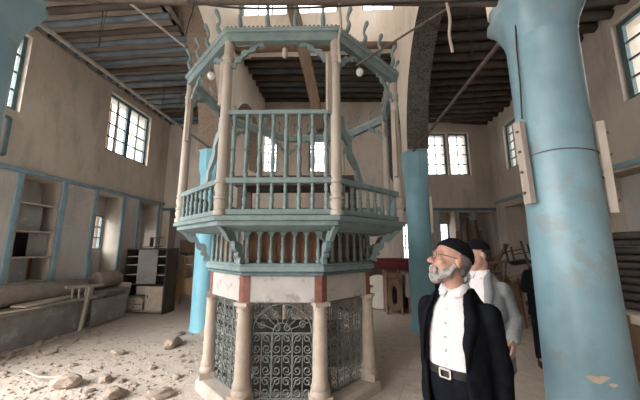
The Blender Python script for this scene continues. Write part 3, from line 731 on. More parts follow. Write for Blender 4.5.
for dx, dy, z0, z1, w, lean in ((-.266, -.06, 1.98, 2.60, .062, .02), (.192, -.168, 1.90, 2.53, .075, .03)):
    a = math.atan2(dy, dx)
    rot = Matrix.Rotation(a, 3, 'Z') @ Matrix.Rotation(0.03, 3, 'X')
    o = B().box((dx, dy, (z0 + z1) / 2), (.045, w, z1 - z0), rot).build('batten', M['batten'], p1, False, .004)
    for k in range(4):
        z = z0 + .08 + (z1 - z0 - .16) * k / 3
        B().tube([(dx * 1.06, dy * 1.06, z), (dx * 1.13, dy * 1.13, z)], .010, 8).build('bolt', M['rust'], o)
B().tube([(.2275 * math.cos(t), .2275 * math.sin(t), 2.33 + .012 * math.sin(2 * t)) for t in [2 * PI * k / 40 for k in range(40)]], .0035, 5, loop=True).build('wire_band', M['rust'], p1)
B().tube([(-.215, -.09, 3.55), (-.232, -.08, 3.2), (-.236, -.075, 2.9), (-.25, -.07, 2.62)], .006, 6).build('cable', M['cable'], p1)
dm = B()
for a0, z, w in ((-2.02, .905, .06), (-1.86, .92, .035), (-1.70, .885, .03)):
    pts = [(a0 + w * 3.0 * math.cos(t) * (1 + .25 * math.sin(3 * t)), z + w * .35 * math.sin(t)) for t in [2 * PI * k / 14 for k in range(14)]]
    dm.add([(.2335 * math.cos(p), .2335 * math.sin(p), q) for p, q in pts], [tuple(range(14))])
dm.build('scraped_patch', M['pale_wood'], p1, False)

p2 = thing('blue_pillar', 'slim blue pillar standing behind the two men', 'pillar', (1.575, 6.25, 0))
B().lathe([(.29, 0), (.27, .12), (.245, .2), (.243, 1.6), (.24, 3.15)], (0, 0, 0), 40).build('shaft', M['pillar_half_lit'], p2)
B().lathe([(.24, 3.13), (.25, 3.2), (.285, 3.3), (.295, 3.5), (.285, 3.66), (.30, 3.74)], (0, 0, 0), 8).build('capital', M['pillar_half_lit'], p2)
B().box((.235, -.17, 2.35), (.05, .06, .75), Matrix.Rotation(-.6, 3, 'Z')).build('batten', M['white_paint'], p2, False)

p3 = thing('blue_pillar', 'brightly lit blue pillar beyond the left of the pavilion, rubble at its foot', 'pillar', (-2.97, 5.97, 0))
B().lathe([(.25, 0), (.232, .1), (.23, 1.6), (.225, 3.2)], (0, 0, 0), 40).build('shaft', M['pillar_lit'], p3)
B().lathe([(.225, 3.18), (.24, 3.25), (.275, 3.35), (.285, 3.6), (.275, 3.72), (.30, 3.8)], (0, 0, 0), 8).build('capital', M['pillar_lit'], p3)

p4 = thing('blue_pillar', 'dull blue pillar with flared capital at the upper left edge', 'pillar', (-2.97, 1.79, 0))
B().lathe([(.28, 0), (.262, .3), (.255, 1.6), (.25, 3.4)], (0, 0, 0), 40).build('shaft', M['pillar'], p4)
b = B(); rings = []
for z, r, q in ((3.38, .25, 0), (3.55, .262, .3), (3.7, .30, .8), (3.76, .315, .9), (3.8, .315, .9), (3.83, .29, .95), (3.89, .30, .95)):
    ring = []
    for k in range(32):
        a = 2 * PI * k / 32
        sq = r / max(abs(math.cos(a)), abs(math.sin(a)))
        rr = r * (1 - q) + min(sq, r * 1.3) * q
        ring.append(Vector((rr * math.cos(a), rr * math.sin(a), z)))
    rings.append(ring)
b.loft(rings).build('capital', M['pillar'], p4, angle=50)
B().tube([(.02, -.26, 3.5), (.08, -.262, 3.2), (.05, -.262, 2.9), (.16, -.225, 2.7)], .008, 6).build('cable', M['cable'], p4)

# ------------------------------------------------------------------ the octagonal pavilion (bimah)
BX, BY, BTH = -.74, 4.10, .065
bim = thing('bimah_pavilion', 'octagonal two-storey timber and marble reading pavilion with turquoise railings', 'pavilion', (BX, BY, 0), BTH)
C8 = math.cos(PI / 8); T8 = math.tan(PI / 8)
def fa(k): return -PI / 2 + k * PI / 4
def fp(k, t, n, z):
    a = fa(k)
    return warp(Vector((n * math.cos(a) - t * math.sin(a), n * math.sin(a) + t * math.cos(a), z)))
def warp(p):                     # the old pavilion is a little longer than wide and leans out of square
    y = p.y * (1.1 if p.y > 0 else 1.0)
    return Vector((p.x + .12 * max(0, y + .4), y, p.z))
def ov(k, r, z):
    a = -PI / 2 + PI / 8 + k * PI / 4
    return warp(Vector((r * math.cos(a), r * math.sin(a), z)))
def octa(prof):
    return B().loft([[ov(k, r, z) for k in range(8)] for r, z in prof])
def ring8(r0, r1, z0, z1, b=None):
    b = b or B()
    return b.loft([[ov(k, r, z) for k in range(8)] for r, z in ((r1, z0), (r1, z1), (r0, z1), (r0, z0))], True, False, True)
RZ = lambda k: Matrix.Rotation(k * PI / 4, 4, 'Z')

octa([(1.20, -.02), (1.20, .09), (1.175, .13)]).build('plinth', M['stone'], bim, False, .012)
# marble columns
shaft = B().lathe([(.088, .31), (.083, .33), (.079, .4), (.077, .7), (.069, 1.0), (.069, 1.015), (.076, 1.02), (.076, 1.035)], (0, 0, 0), 24).mesh('marble_column', M['beige_marble'])
capm = B().lathe([(.070, 1.03), (.072, 1.045), (.082, 1.06), (.082, 1.07)], (0, 0, 0), 24).box((0, 0, 1.085), (.165, .165, .035)).mesh('capital', M['beige_marble'])
basm = B().box((0, 0, .165), (.20, .20, .08)).lathe([(.103, .2), (.108, .225), (.1, .25), (.09, .262), (.097, .285), (.09, .312)], (0, 0, 0), 24).mesh('base', M['beige_marble'])
for k in range(8):
    c = link('marble_column', shaft, bim); p = ov(k, 1.055, 0); c.location = p; c.rotation_euler.z = k * PI / 4 + PI / 8
    link('capital', capm, c); link('base', basm, c)
# frieze
octa([(1.095, 1.10), (1.095, 1.375)]).build('marble_frieze', M['marble'], bim, False, .006)
for k in range(8):
    a = -PI / 2 + PI / 8 + k * PI / 4
    b = B()
    w = .075
    for s_, kk in ((-1, k), (1, k + 1)):
        hw = 1.095 * C8 * T8
        t0, t1 = ((hw - w, hw + .003) if s_ < 0 else (-hw - .003, -hw + w))
        b.add([fp(kk, t, 1.095 * C8 + n, z) for n in (-.03, .006) for t in (t0, t1) for z in (1.103, 1.372)],
              [(0, 1, 3, 2), (4, 6, 7, 5), (0, 4, 5, 1), (2, 3, 7, 6), (0, 2, 6, 4), (1, 5, 7, 3)])
    o = b.build('corner_block', M['porphyry'], bim, False); o['label'] = 'red marble corner block'
octa([(1.10, 1.372), (1.135, 1.38), (1.135, 1.405), (1.12, 1.415)]).build('lower_moulding', M['teal_dark'], bim, False)
octa([(1.13, 1.412), (1.165, 1.425), (1.165, 1.475), (1.15, 1.485), (1.15, 1.50), (1.12, 1.51)]).build('cornice_band', M['teal'], bim, False, .004)
# drum with colonnettes
o = octa([(1.035, 1.5), (1.035, 1.9)]).build('drum_panel', M['panel_brown'], bim, False); o['label'] = 'russet panel behind the small columns'
cn = B().lathe([(0.0286, 1.505), (0.0286, 1.54), (0.0169, 1.55), (0.0247, 1.60), (0.0208, 1.66), (0.0143, 1.69), (0.0247, 1.70), (0.0169, 1.72), (0.0195, 1.79)], (0, 0, 0), 10).mesh('colonnette', M['teal'])
for k in range(8):
    hw = 1.11 * C8 * T8; n = 7
    for i in range(n):
        t = -hw + .04 + (2 * hw - .08) * i / (n - 1)
        o = link('colonnette', cn, bim); o.location = fp(k, t, 1.11 * C8 - .01, 0)
    # scalloped arcade board
    pts = [(-hw, 1.915), (-hw, 1.76)]
    st_ = (2 * hw - .08) / (n - 1)
    for i in range(n - 1):
        c = -hw + .04 + st_ * (i + .5)
        pts += [(c - st_ * .42, 1.765), (c - st_ * .38, 1.80), (c - st_ * .2, 1.838), (c, 1.852), (c + st_ * .2, 1.838), (c + st_ * .38, 1.80), (c + st_ * .42, 1.765)]
    pts += [(hw, 1.76), (hw, 1.915)]
    B().prism(pts, lambda u, v, d, k=k: fp(k, u, d, v), 1.11 * C8 - .022, 1.11 * C8 + .004).build('arcade_board', M['teal'], bim, False)
# deck
o = octa([(1.14, 1.85), (1.28, 1.852), (1.46, 1.878), (1.53, 1.888), (1.53, 1.93), (1.575, 1.935), (1.575, 1.975), (1.55, 1.985)]).build('deck', M['teal'], bim, False, .004)
octa([(1.50, 1.984), (1.50, 1.992)]).build('deck_boards', M['grey_wood'], bim, False)
# scroll consoles under the deck
def band(path, w):
    L_, R_ = [], []
    n = len(path)
    for i, (x, y) in enumerate(path):
        dx = path[min(i + 1, n - 1)][0] - path[max(i - 1, 0)][0]; dy = path[min(i + 1, n - 1)][1] - path[max(i - 1, 0)][1]
        l = math.hypot(dx, dy) or 1; ww = w(i / (n - 1)) if callable(w) else w
        L_.append((x - dy / l * ww, y + dx / l * ww)); R_.append((x + dy / l * ww, y - dx / l * ww))
    return L_ + R_[::-1]
def smooth_path(ctrl, n=6):
    out = []
    P = [Vector((*c, 0)) if len(c) == 2 else Vector(c) for c in ctrl]
    P = [P[0] * 2 - P[1]] + P + [P[-1] * 2 - P[-2]]
    for i in range(1, len(P) - 2):
        for k in range(n):
            t = k / n; p0, p1, p2, p3 = P[i - 1:i + 3]
            out.append(0.5 * ((2 * p1) + (p2 - p0) * t + (2 * p0 - 5 * p1 + 4 * p2 - p3) * t * t + (3 * p1 - p0 - 3 * p2 + p3) * t ** 3))
    out.append(P[-2])
    return out
cpath = [(p.x, p.y) for p in smooth_path([(1.15, 1.515), (1.17, 1.58), (1.20, 1.66), (1.26, 1.70), (1.29, 1.76), (1.35, 1.79), (1.42, 1.83), (1.47, 1.895)], 5)]
for k in range(8):
    a = -PI / 2 + PI / 8 + k * PI / 4
    er = Vector((math.cos(a), math.sin(a), 0)); et = Vector((-math.sin(a), math.cos(a), 0))
    b = B().prism(band(cpath, lambda t: .034 + .016 * math.cos(t * 18)), lambda u, v, d: warp(er * u + et * d + Vector((0, 0, v))), -.024, .024)
    b.tube([warp(er * 1.21 + et * -.03 + Vector((0, 0, 1.60))), warp(er * 1.21 + et * .03 + Vector((0, 0, 1.60)))], .03, 10)
    b.tube([warp(er * 1.36 + et * -.03 + Vector((0, 0, 1.83))), warp(er * 1.36 + et * .03 + Vector((0, 0, 1.83)))], .026, 10)
    b.build('console', M['teal'], bim, False)
# upper posts
RP = 1.50
pst = B().lathe([(0.0661, 1.985), (0.0661, 2.03), (0.0519, 2.04), (0.0590, 2.07), (0.0661, 2.11), (0.0519, 2.14), (0.0649, 2.15), (0.0649, 2.17), (0.0496, 2.18), (0.0590, 2.22), (0.0661, 2.27), (0.0496, 2.30), (0.0637, 2.31), (0.0637, 2.335), (0.0531, 2.35), (0.0555, 2.40),
                 (0.0519, 3.0), (0.0472, 3.6), (0.0590, 3.61), (0.0590, 3.63), (0.0496, 3.65), (0.0649, 3.68), (0.0496, 3.72), (0.0496, 3.87)], (0, 0, 0), 18).mesh('post', M['post'])
for k in range(8):
    o = link('post', pst, bim); o.location = ov(k, RP, 0); o['label'] = 'turned beige post'
btm = {-2: (3.05, 3.62), -1: (3.16, 3.66), 0: (3.05, 3.70), 1: (2.55, 3.45), 3: (2.4, 3.5)}
for k, (z0, z1) in btm.items():
    p = ov(k, RP - .005, 0); a = -PI / 2 + PI / 8 + k * PI / 4
    et = Vector((-math.sin(a), math.cos(a), 0))
    q = p + et * (.072 if k in (-2, 3) else -.072)
    o = B().box((q.x, q.y, (z0 + z1) / 2), (.05, .055, z1 - z0), Matrix.Rotation(a, 3, 'Z')).build('batten', M['batten'], bim, False, .004)
# railings
bal_s = B().lathe([(0.0230, 2.04), (0.0230, 2.075), (0.0138, 2.085), (0.0196, 2.11), (0.0253, 2.15), (0.0138, 2.18), (0.0207, 2.185), (0.0207, 2.20), (0.0138, 2.21), (0.0196, 2.24), (0.0149, 2.28), (0.0207, 2.285), (0.0207, 2.31)], (0, 0, 0), 10).mesh('baluster', M['teal'])
bal_u = B().lathe([(0.0253, 2.36), (0.0253, 2.42), (0.0149, 2.43), (0.0218, 2.47), (0.0253, 2.56), (0.0161, 2.64), (0.0276, 2.655), (0.0172, 2.67), (0.0253, 2.74), (0.0253, 2.82), (0.0161, 2.87), (0.0276, 2.885), (0.0149, 2.90), (0.0207, 2.97), (0.0253, 3.03)], (0, 0, 0), 10).mesh('baluster', M['teal'])
hwp = RP * C8 * T8
for k in range(8):
    if k == 4: continue
    front = k == 0
    rail = B()
    nrm = RP * C8
    def rb(z0, z1, w, k=k):
        global rail
        rail.add([fp(k, t, nrm + n, z) for n in (-w / 2, w / 2) for t in (-hwp, hwp) for z in (z0, z1)],
                 [(0, 1, 3, 2), (4, 6, 7, 5), (0, 4, 5, 1), (2, 3, 7, 6), (0, 2, 6, 4), (1, 5, 7, 3)])
    rb(2.305, 2.36, .07)
    ro = rail.build('railing', M['teal'], bim, False, .004)
    rail = B(); rb(1.993, 2.045, .05); rail.build('bottom_rail', M['teal'], bim, False, .004)
    if front:
        rail = B(); rb(3.03, 3.075, .07); ru = rail.build('upper_railing', M['teal'], bim, False, .004)
    n = 8
    for i in range(n):
        t = -hwp + 2 * hwp * (i + .75) / (n + .5)
        o = link('baluster', bal_s, ro); o.location = fp(k, t, nrm, 0)
        if front:
            o = link('baluster', bal_u, ru); o.location = fp(k, t, nrm, 0)
# S-shaped arm boards standing on the side rails beside the front
for k, sgn in ((-1, 1), (1, -1)):
    pth = [(p.x, p.y) for p in smooth_path([(.0, 3.02), (.035, 2.96), (.045, 2.88), (.10, 2.82), (.15, 2.74), (.15, 2.66), (.21, 2.58), (.27, 2.50), (.29, 2.42), (.34, 2.355)], 5)]
    poly = band([(sgn * (hwp - .05 - x), z) for x, z in pth], lambda t: .036 + .008 * math.cos(t * 20))
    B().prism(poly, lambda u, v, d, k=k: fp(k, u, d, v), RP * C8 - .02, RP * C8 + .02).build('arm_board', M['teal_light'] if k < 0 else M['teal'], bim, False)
# canopy
ring8(1.47, 1.55, 3.86, 3.965).build('canopy_beam', M['teal'], bim, False)
b = ring8(1.46, 1.575, 3.962, 3.985); ring8(1.46, 1.585, 3.985, 4.0, b)
b.build('canopy_cornice', M['teal_light'], bim, False, .004)
for k in range(8):
    hw = 1.585 * C8 * T8; n = 26; pts = [(-hw, 3.998)]
    for i in range(n):
        t = -hw + 2 * hw * i / n
        pts += [(t + .003, 4.004), (t + hw / n, 4.026), (t + 2 * hw / n - .003, 4.004)]
    pts += [(hw, 3.998)]
    B().prism(pts, lambda u, v, d, k=k: fp(k, u, d, v), 1.585 * C8 - .03, 1.585 * C8 - .008).build('crest', M['teal_dark'], bim, False)
# horn finials on the canopy
hp = smooth_path([(0, .0, 0), (.05, 0, .05), (.075, 0, .11), (.055, 0, .17), (.06, 0, .22), (.09, 0, .27), (.10, 0, .29)], 4)
hb = B().tube(hp, [.02 + .006 * math.sin(i / len(hp) * 9) for i in range(len(hp))], 8)
hb.ell((.10, 0, .295), .02)
horn = hb.mesh('horn_finial', M['teal'])
for k in range(8):
    n = 4
    hw = 1.55 * C8 * T8
    for i in range(n):
        t = -hw + 2 * hw * (i + .5) / n
        o = link('horn_finial', horn, bim); o.location = fp(k, t, 1.52 * C8, 3.995); o.rotation_euler.z = fa(k)
# fretwork brackets between post heads and canopy
fpth = [(p.x, p.y) for p in smooth_path([(0, 0), (.04, .07), (.09, .11), (.13, .17), (.20, .20), (.25, .25), (.33, .275)], 5)]
for k in range(8):
    hw = RP * C8 * T8
    for s_ in (-1, 1):
        poly = band([(s_ * (hw - .045 - x), 3.575 + z) for x, z in fpth], lambda t: .026 + .011 * math.cos(t * 26))
        B().prism(poly, lambda u, v, d, k=k: fp(k, u, d, v), RP * C8 - .014, RP * C8 + .014).build('bracket', M['teal'], bim, False)
# iron grilles between the marble columns
def spiral(b, cx, cz, r, a0, turn, rad=.0066):
    pts = []
    for i in range(16):
        t = i / 15; rr = r * (1 - .78 * t); a = a0 + turn * t * 2 * PI * 1.35
        pts.append((cx + rr * math.cos(a), 0, cz + rr * math.sin(a)))
    b.tube(pts, rad, 4)
def grille(front):
    fr_, sc_ = B(), B()
    W = .325; z0, z1 = .15, 1.085
    zs = [z0, .36, .57, .78, z1] if front else [z0, .33, .51, .69, .87, z1]
    xs = [-W, -W / 3, W / 3, W]
    for x in xs:
        top = z1
        fr_.bar((x, 0, z0), (x, 0, top if x in (-W, W) or not front else .78), .016, .012)
    for z in ([z0, .78, z1] if front else [z0, .69, z1]): fr_.bar((-W, 0, z), (W, 0, z), .016, .012)
    for j in range(len(zs) - 1):
        if front and j == 3: break
        for i in range(3):
            cx = (xs[i] + xs[i + 1]) / 2; cz = (zs[j] + zs[j + 1]) / 2; w = W / 3; h = (zs[j + 1] - zs[j]) / 2
            for sx in (-1, 1):
                for sz in (-1, 1):
                    spiral(sc_, cx + sx * w * .5, cz + sz * h * .5, min(w, h) * .46, PI / 2 * (1 - sx) + .4 * sz, sx * sz)
            sc_.bar((cx, 0, zs[j]), (cx, 0, zs[j + 1]), .008, .008)
            sc_.tube([(cx + w * math.cos(t), 0, zs[j] + h * 1.9 * math.sin(t) * .98) for t in [PI * q / 12 for q in range(13)]], .005, 4)
    if front:
        sc_.tube([(.315 * math.cos(t), 0, .78 + .295 * math.sin(t)) for t in [PI * q / 20 for q in range(21)]], .009, 6)
        sc_.tube([(.10 * math.cos(t), 0, .78 + .10 * math.sin(t)) for t in [PI * q / 12 for q in range(13)]], .006, 5)
        for q in range(1, 8):
            t = PI * q / 8
            sc_.bar((.10 * math.cos(t), 0, .78 + .10 * math.sin(t)), (.31 * math.cos(t), 0, .78 + .29 * math.sin(t)), .008, .008)
        for q in range(4):
            t = PI * (q + .5) / 4
            spiral(sc_, .235 * math.cos(t), .78 + .22 * math.sin(t), .042, t, 1)
        for x in (-.055, .055): spiral(sc_, x, .83, .04, PI / 2, 1 if x > 0 else -1)
    return fr_.mesh('grille_frame', M['iron'], False), sc_.mesh('scrollwork', M['iron'])
gf, gs = grille(True); sf, ss = grille(False)
for k in range(8):
    o = link('iron_grille', gf if k in (0, 4) else sf, bim); o.location = fp(k, 0, 1.055 * C8 - .03, 0); o.rotation_euler.z = k * PI / 4
    o['label'] = 'wrought iron grille'
    link('scrollwork', gs if k in (0, 4) else ss, o)

# things on and about the pavilion
dk = thing('shade_board', 'dark board added inside the pavilion to deepen the shade behind the front grille', 'board', (BX + .04, BY - .1, .132), BTH)  # added dark board deepens the shade seen through the grille
B().box((0, 0, .29), (1.25, .04, .58)).build('panel', M['dark_wood'], dk, False)
B().box((0, .03, .5), (1.25, .02, .06)).build('batten', M['dark_wood'], dk, False)
db = thing('shade_board', 'dark sheet laid on the plinth as shade inside the pavilion grilles', 'board', (BX + .04, BY, .131), BTH)  # dark sheet colours the plinth top with the interior's shade
B().box((0, -.48, .012), (.9, .6, .02)).build('panel', M['dark_wood'], db, False)
tb = thing('reading_table', 'dark low reading table standing on the pavilion deck behind the railing', 'table', (BX, BY + .35, 1.996), BTH)
B().box((0, 0, .68), (1.9, .6, .16)).build('top', M['dark_wood'], tb, False, .008)
for sx in (-1, 1):
    for sy in (-1, 1): B().box((sx * .86, sy * .22, .3), (.09, .09, .6)).build('leg', M['dark_wood'], tb, False)
W = Matrix.Translation((BX, BY, 0)) @ Matrix.Rotation(BTH, 4, 'Z')
def bulb(p, label, drop, r=.045):
    p = W @ Vector(p)
    o = thing('light_bulb', label, 'light bulb', p, 0, 'bulbs hanging from the canopy')
    B().tube([(0, 0, 0), (0, 0, -drop)], .006, 6).build('wire', M['cable'], o)
    B().lathe([(.018, -drop), (.018, -drop - .05)], (0, 0, 0), 10).build('holder', M['rust'], o)
    B().ell((0, 0, -drop - .05 - r * .8), (r, r, r * 1.1)).build('globe', M['bulb'], o)
bulb(fp(-1, .05, 1.36, 3.845), 'white globe bulb hanging under the left front of the canopy', .02)
bulb(fp(1, -.12, 1.36, 3.845), 'white globe bulb hanging under the right front of the canopy', .03)
lp = thing('pendant_lamp', 'small brown pendant hanging from the middle of the front canopy', 'lamp', W @ fp(0, .03, 1.37, 3.845), 0)
B().tube([(0, 0, 0), (0, 0, -.03)], .006, 6).build('wire', M['cable'], lp)
B().lathe([(.012, -.03), (.03, -.05), (.025, -.09), (.035, -.10), (.03, -.13), (.01, -.15)], (0, 0, 0), 12).build('lamp_shade', M['post'], lp)

tag(B().tube([(-1.31, 6.27, 8.0), (-1.1, 6.06, 7.05), (-.75, 5.76, 5.5), (-.475, 5.66, 4.11)], [.15, .145, .12, .10], 14).build('timber_log', M['log']),
    'thick brown log leaning on the clerestory wall behind the canopy', 'log')

# tie rods, pipes and cables -------------------------------------------
tag(B().tube([(-2.62, 1.98, 3.87), (-1.5, 2.1, 3.85), (0, 2.14, 3.76), (1.27, 2.16, 3.66)], .028, 10).build('tie_rod', M['rust']), 'grey iron tie bar crossing the hall above the canopy front', 'tie rod')
tag(B().tube([(1.50, 6.06, 3.72), (1.50, 2.44, 3.60)], .022, 8).build('tie_rod', M['rust']), 'dark tie rod sloping from the slim blue pillar to the large one', 'tie rod')
tag(B().tube([(-2.98, 5.75, 3.86), (-2.98, 2.15, 3.86)], .022, 8).build('tie_rod', M['pipe']), 'pale pipe running from the left edge capital along the wall top', 'tie rod')
tag(B().tube([(1.24, 2.3, 3.95), (.66, 2.48, 3.72), (.14, 2.72, 3.55)], .010, 8).build('tie_rod', M['rust']), 'thin rod from the large blue pillar down to the canopy', 'tie rod')
tag(B().tube([(-2.72, 2.3, 4.6), (-1.9, 2.95, 4.08)], .014, 8).build('tie_rod', M['pipe']), 'thin rod dropping to the canopy on the left', 'tie rod')
tag(B().tube([(-5.96, 4.4, 5.86), (-5.96, 8.8, 5.86)], .022, 8).build('conduit_pipe', M['pipe']), 'pale conduit under the beam ends of the left wall', 'pipe')
tag(B().tube([tuple(p) for p in smooth_path([(-1.35, 2.06, 3.80), (-.9, 2.08, 3.72), (-.3, 2.1, 3.69), (.3, 2.1, 3.68), (.85, 2.12, 3.67), (1.28, 2.12, 3.66)], 4)], .009, 6).build('electric_cable', M['cable']), 'black cable sagging just below the iron tie bar', 'cable')
tag(B().tube([tuple(p) for p in smooth_path([(-.02, 2.12, 3.72), (-.01, 2.1, 3.5), (-.03, 2.1, 3.35), (-.02, 2.1, 3.16)], 4)], .011, 6).build('hanging_rope', M['batten']), 'frayed strip hanging in front of the canopy', 'rope')
tag(B().tube([tuple(p) for p in smooth_path([(.86, 2.13, 3.68), (.87, 2.11, 3.5), (.855, 2.11, 3.35), (.87, 2.11, 3.2)], 4)], .012, 6).build('hanging_rope', M['batten']), 'brown strip dangling from the tie bar beside the dark arch', 'rope')
tag(B().tube([tuple(p) for p in smooth_path([(-1.28, 2.06, 3.80), (-1.29, 2.05, 3.66), (-1.31, 2.05, 3.58), (-1.33, 2.05, 3.45)], 4)], .005, 6).build('hanging_wire', M['cable']), 'thin wire hanging from the tie bar on the left', 'wire')
for x, y, l, lab in ((-4.3, 4.15, .75, 'pair of thin lamp wires nearest the left pillar'), (-4.55, 6.3, .9, 'lamp wire hanging from the middle of the left ceiling'), (-4.2, 6.5, .85, 'lamp wire hanging closest to the canopy'), (2.2, 4.6, 1.0, 'thin wires hanging from the dark right ceiling')):
    tag(B().tube([(x, y, 5.9), (x + .01, y, 5.9 - l)], .007, 5).tube([(x + .07, y, 5.9), (x + .02, y, 5.9 - l)], .005, 5).build('hanging_wire', M['cable']), lab, 'wire')
# ------------------------------------------------------------------ furniture along the left wall
bench = thing('masonry_bench', 'long low masonry bench with plank seat along the left wall', 'bench', (-5.5, 4.0, 0))
b = B()
b.box2((-.47, -1.3, -.02), (.02, 2.28, .57)); b.build('base', M['bench_stone'], bench, False, .02)
B().box2((-.47, -1.35, .575), (.07, 2.3, .615)).build('seat_plank', M['grey_wood'], bench, False, .006)
b = B()
b.box2((-.47, 2.34, -.02), (.02, 2.98, .64)); b.build('end_base', M['bench_stone'], bench, False, .02)
B().box2((-.47, 2.32, .645), (.06, 3.0, .685)).build('end_plank', M['grey_wood'], bench, False, .006)
def bolster(y0, y1, z, label):
    b = B(); rings = []
    n = 14
    for i in range(n + 1):
        y = y0 + (y1 - y0) * i / n
        e = .75 if i in (0, n) else 1
        rings.append([Vector((-5.79 + .17 * e * math.cos(t) * (1 + .04 * rnd.uniform(-1, 1)), y, z + .19 * e * math.sin(t) * (1 + .05 * rnd.uniform(-1, 1)) + .02 * math.sin(y * 3))) for t in [2 * PI * k / 14 for k in range(14)]])
    tag(b.loft(rings).build('bolster', M['bolster']), label, 'bolster', 'sacking bolsters on the wall bench')
bolster(2.8, 6.05, .84, 'long dusty bolster on the bench under the shelved niche')
bolster(6.3, 7.0, .90, 'dusty bolster on the bench under the two window niches')
def plank(c, d, rz, ry, m, label, name='loose_plank', group='loose boards lying about', rx=0):
    rot = Euler((rx, ry, rz)).to_matrix()
    return tag(B().box((0, 0, 0), d, rot).xf(Matrix.Translation(c)).build(name, m, None, False, .004), label, 'board', group)
plank((-5.55, 5.05, .69), (.26, 1.05, .03), .14, .05, M['pale_wood'], 'pale rounded board lying uppermost on the bench seat')
plank((-5.50, 4.95, .645), (.30, 1.2, .025), -.1, .02, M['grey_wood'], 'grey board lying under the pale board on the bench')
plank((-5.53, 3.9, .64), (.20, 1.1, .03), .12, .0, M['grey_wood'], 'splintered board on the bench at the edge of the picture')
plank((-5.42, 4.42, .645), (.10, .7, .025), -.25, .0, M['pale_wood'], 'short pale lath lying on the bench front edge')
rf = thing('broken_railing', 'broken beige railing piece leaning on the bench front', 'railing', (-5.36, 5.62, 0), 0)
B().bar((-.09, -.32, .90), (.03, .42, .86), .05, .05).build('top_rail', M['batten'], rf, False)
B().bar((-.06, -.2, .64), (.02, .3, .63), .03, .04).build('bottom_rail', M['batten'], rf, False)
B().bar((.0, .13, .87), (.08, -.06, .03), .06, .05).build('leg', M['batten'], rf, False)
for i in range(4):
    y = -.2 + i * .13
    B().bar((-.06 + i * .02, y, .88), (-.05 + i * .02, y, .64), .022, .03).build('baluster', M['batten'], rf, False)
plank((-5.33, 6.3, .30), (.03, 1.0, .52), .05, 0, M['tin'], 'grey sheet panel leaning against the bench', 'grey_sheet', None)
plank((-5.70, 7.09, .40), (.03, .30, .78), -1.3, .0, M['pale_wood'], 'upright pale board leaning beside the bookcase', 'leaning_board', None, -.12)

# bookcase: stands slightly turned to the hall
bc = thing('bookcase', 'dark open bookcase with pale lower door and drawers by the left wall', 'bookcase', (-5.20, 7.42, 0), -.06)
w2, dp, ht = .60, .46, 1.62
for s_ in (-1, 1):
    B().box2((s_ * w2, -dp / 2 + .0, 0), (s_ * (w2 - .035), dp / 2, ht)).build('side_panel', M['dark_wood'], bc, False)
B().box2((-w2, -dp / 2, ht), (w2, dp / 2, ht + .03)).build('top', M['dark_wood'], bc, False)
B().box2((-w2 + .04, dp / 2 - .02, .05), (w2 - .04, dp / 2, ht)).build('back_panel', M['tin'], bc, False)
B().box2((-w2 + .04, -dp / 2, .04), (w2 - .04, dp / 2 - .03, .08)).build('shelf', M['batten'], bc, False)
for z in (.70, .95, 1.2, 1.42):
    B().box2((-w2 + .04, -dp / 2 + .01, z), (w2 - .04, dp / 2 - .03, z + .022)).build('shelf', M['batten'] if z > .8 else M['dark_wood'], bc, False)
B().box2((-w2 + .04, -dp / 2 + .03, .38), (-.06, dp / 2 - .03, .40)).build('shelf', M['batten'], bc, False)
d = B().box2((.10, -dp / 2 - .03, .09), (.57, -dp / 2 - .005, .68)).build('door', M['pale_wood'], bc, False, .004); d['label'] = 'pale stained door'
B().box2((.16, -dp / 2 - .045, .40), (.18, -dp / 2 - .03, .47)).build('handle', M['rust'], d, False)
for z in (.10, .245):
    d = B().box2((-.42, -dp / 2 - .04, z), (.04, dp / 2 - .1, z + .13)).build('drawer', M['pale_wood'], bc, False, .004)
    B().ell((-.19, -dp / 2 - .05, z + .065), (.02, .015, .015), None, 8, 6).build('knob', M['rust'], d)
tag(B().box((0, 0, 0), (.36, .02, .22), Euler((.15, 0, .05)).to_matrix()).xf(Matrix.Translation((-5.34, 7.36, .55))).build('cardboard_sheet', M['white_paint'], None, False), 'cream sheet standing on the bookcase shelf above the drawers', 'sheet')
o = B().box2((-.22, -dp / 2 - .014, .74), (.34, -dp / 2 - .004, 1.60)).build('reflection_pane', M['tin'], bc, False); o['label'] = 'grey glass reflection painted as a pane before the upper shelves'  # reflection on the bookcase glass, painted as an opaque grey pane

def wooden_chair(label, loc, rot, m, group=None, name='wooden_chair', scale=1.0):
    o = thing(name, label, 'chair', loc, 0, group, rot)
    o.scale = (scale,) * 3
    B().box((0, 0, .45), (.44, .42, .035)).build('seat', m, o, False, .006)
    for sx in (-1, 1):
        B().bar((sx * .19, -.18, 0), (sx * .19, -.18, .44), .04).build('leg', m, o, False)
        B().bar((sx * .19, .19, 0), (sx * .19, .24, .98), .04).build('leg', m, o, False)
        B().bar((sx * .19, -.18, .2), (sx * .19, .19, .2), .022).build('stretcher', m, o, False)
    bk = B(); bk.bar((-.19, .235, .93), (.19, .235, .93), .03, .08); o1 = bk.build('back_rail', m, o, False)
    B().bar((-.19, .215, .62), (.19, .215, .62), .025, .05).build('back_rail', m, o, False)
    for i in range(3): B().bar((-.1 + .1 * i, .22, .62), (-.1 + .1 * i, .235, .93), .02, .035).build('slat', m, o, False)
    return o
wb = thing('wooden_rack', 'tall light oak frame with crossbars behind the bookcase', 'rack', (-4.62, 8.25, 0), -.1)
for x in (-.33, .33):
    for y in (-.15, .15): B().bar((x, y, 0), (x, y, 1.42), .05).build('post', M['orange_wood'], wb, False)
for z in (.32, .78, 1.18):
    for y in (-.15, .15): B().bar((-.33, y, z), (.33, y, z), .07, .03).build('crossbar', M['orange_wood'], wb, False)
B().box2((-.31, -.165, .36), (.31, -.145, .76)).build('panel', M['orange_wood'], wb, False)
